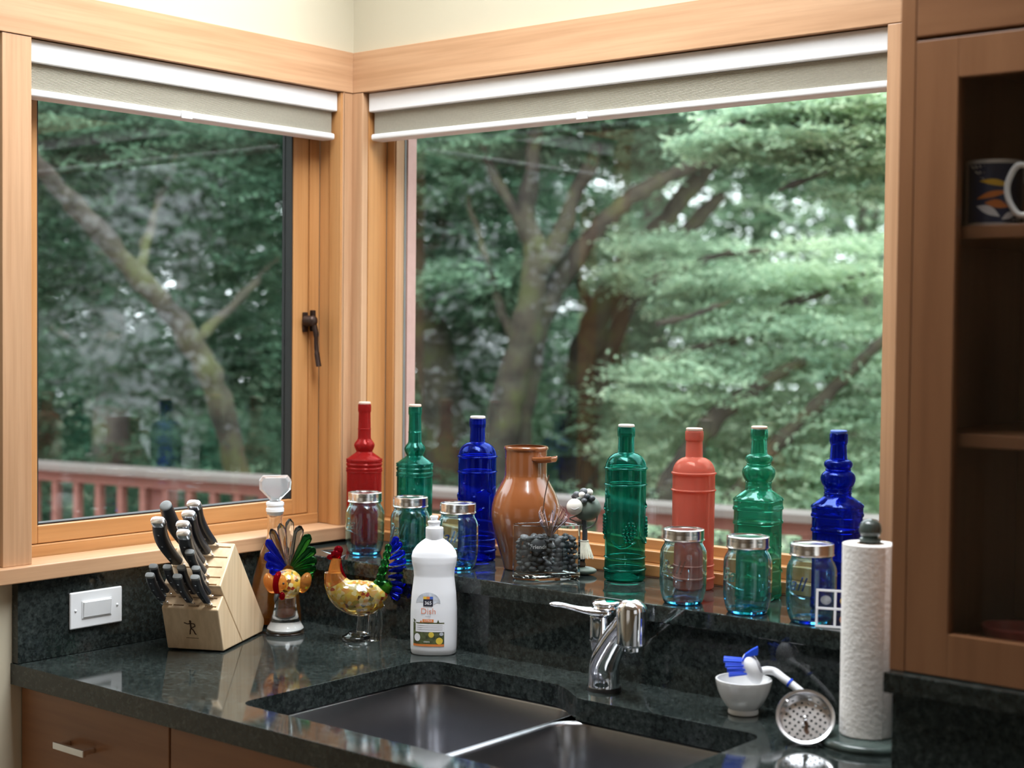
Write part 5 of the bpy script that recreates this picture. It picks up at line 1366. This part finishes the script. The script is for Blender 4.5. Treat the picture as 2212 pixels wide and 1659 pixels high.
# the wood further back: tall trunks with broad crowns
far = [(-200, 15, 'leaf_deep'), (90, 18, 'leaf_deep'), (400, 16, 'leaf_deep'), (690, 18, 'leaf_mid'), (1000, 15.5, 'leaf_deep'), (1180, 20, 'leaf_mid'), (1420, 17, 'leaf_mid'), (1640, 20, 'leaf_light'), (1860, 16.5, 'leaf_light'), (2120, 18, 'leaf_light')]
for i, (px, dp, mt) in enumerate(far):
    jit = [nrng.uniform(-1, 1) for _ in range(8)]
    s_ = dp / 16
    tree(['tall woodland tree with a deep green crown in the far wood', 'tall woodland tree with a mid green crown in the far wood', 'tall woodland tree with a pale green crown in the far wood'][['leaf_deep', 'leaf_mid', 'leaf_light'].index(mt)], (px, 1150, dp),
         [([(px, 1150, dp), (px + 8 * jit[0], 800, dp), (px + 14 * jit[1], 450, dp), (px + 20 * jit[2], 50, dp)], .16, .09)],
         [(px + 60 * jit[(k + 3) % 8], y_ + 30 * jit[(k + 4) % 8], dp + .4 + .3 * (k % 2), 1.65 * s_, .75 * s_, 290 if px < 1300 else 330) for k, y_ in enumerate((60, 260, 450, 640, 830, 1010))],
         mt, .13, .75, 'grey_bark', 'trees of the far wood', 'woodland_tree')
# the wood goes on all round the house
wt = [o for o in COL.objects if o.name.startswith('woodland_tree')]
for i, (x, y) in enumerate([(-11, -4), (-9, -8), (-13, 0), (-6, -11), (-15, -7), (5, 10), (9, 8), (8, 13), (12, 12), (13, 6), (3, 14), (15, 9), (-10, -1.5), (6.5, 7.5), (-1, -14), (14, 1), (-5, -6.5), (-3.6, -8.5), (-7, -5.2), (.6, 9.2), (2.8, 10), (-.8, 13), (1.6, 14)]):
    src = wt[(i * 3) % len(wt)]
    r = src.copy(); COL.objects.link(r); r.location = (x, y, -3.2 + CZ); r.rotation_euler = (0, 0, 1.3 * i)
    for ch in list(src.children):
        c = ch.copy(); COL.objects.link(c); c.parent = r
# low shrubs just beyond the railing
for i, (px, dp, mt, h) in enumerate([(930, 8.4, 'leaf_deep', .35), (1150, 8.0, 'leaf_mid', .3), (1330, 7.6, 'leaf_mid', .25), (1560, 7.2, 'leaf_light', .22), (1760, 7.0, 'leaf_light', .2), (120, 8.6, 'leaf_deep', .35), (350, 8.9, 'leaf_deep', .3), (560, 8.8, 'leaf_mid', .3)]):
    c = at(px, 1160, dp)
    t = thing('garden_shrub', ['dark green shrub growing up behind the deck railing', 'mid green shrub growing up behind the deck railing', 'light green shrub growing up behind the deck railing'][['leaf_deep', 'leaf_mid', 'leaf_light'].index(mt)], 'shrub', (c.x, c.y, -3.2), 0, 'shrubs behind the railing')
    MB().tube([(0, 0, 0), (.05, .03, 1.4), (.02, -.04, 2.9)], [.05, .035, .015], 8).build('stem', 'grey_bark', t, smooth=60)
    foliage('foliage', mt, t, [((0, 0, 2.35 + h * .3), (.75, .75, .65), 620), ((0, 0, 1.3), (.6, .6, .9), 260)], .045, .24)
# the ground falls away from the house and climbs into the wood
g = MB(); N = 24
for j in range(N + 1):
    for i in range(N + 1):
        x = -32 + 50 * i / N; y = -12 + 44 * j / N
        dd = math.hypot(x - .5, y + 1)
        g.v.append((x, y, -3.25 + .05 * math.sin(x * 1.3) * math.cos(y) + max(0, dd - 19) * .10))
for j in range(N):
    for i in range(N): g.f.append((j * (N + 1) + i, j * (N + 1) + i + 1, (j + 1) * (N + 1) + i + 1, (j + 1) * (N + 1) + i))
tag(g.build('ground', 'forest_floor', smooth=80), 'shaded woodland ground below the deck', 'ground', kind='structure')
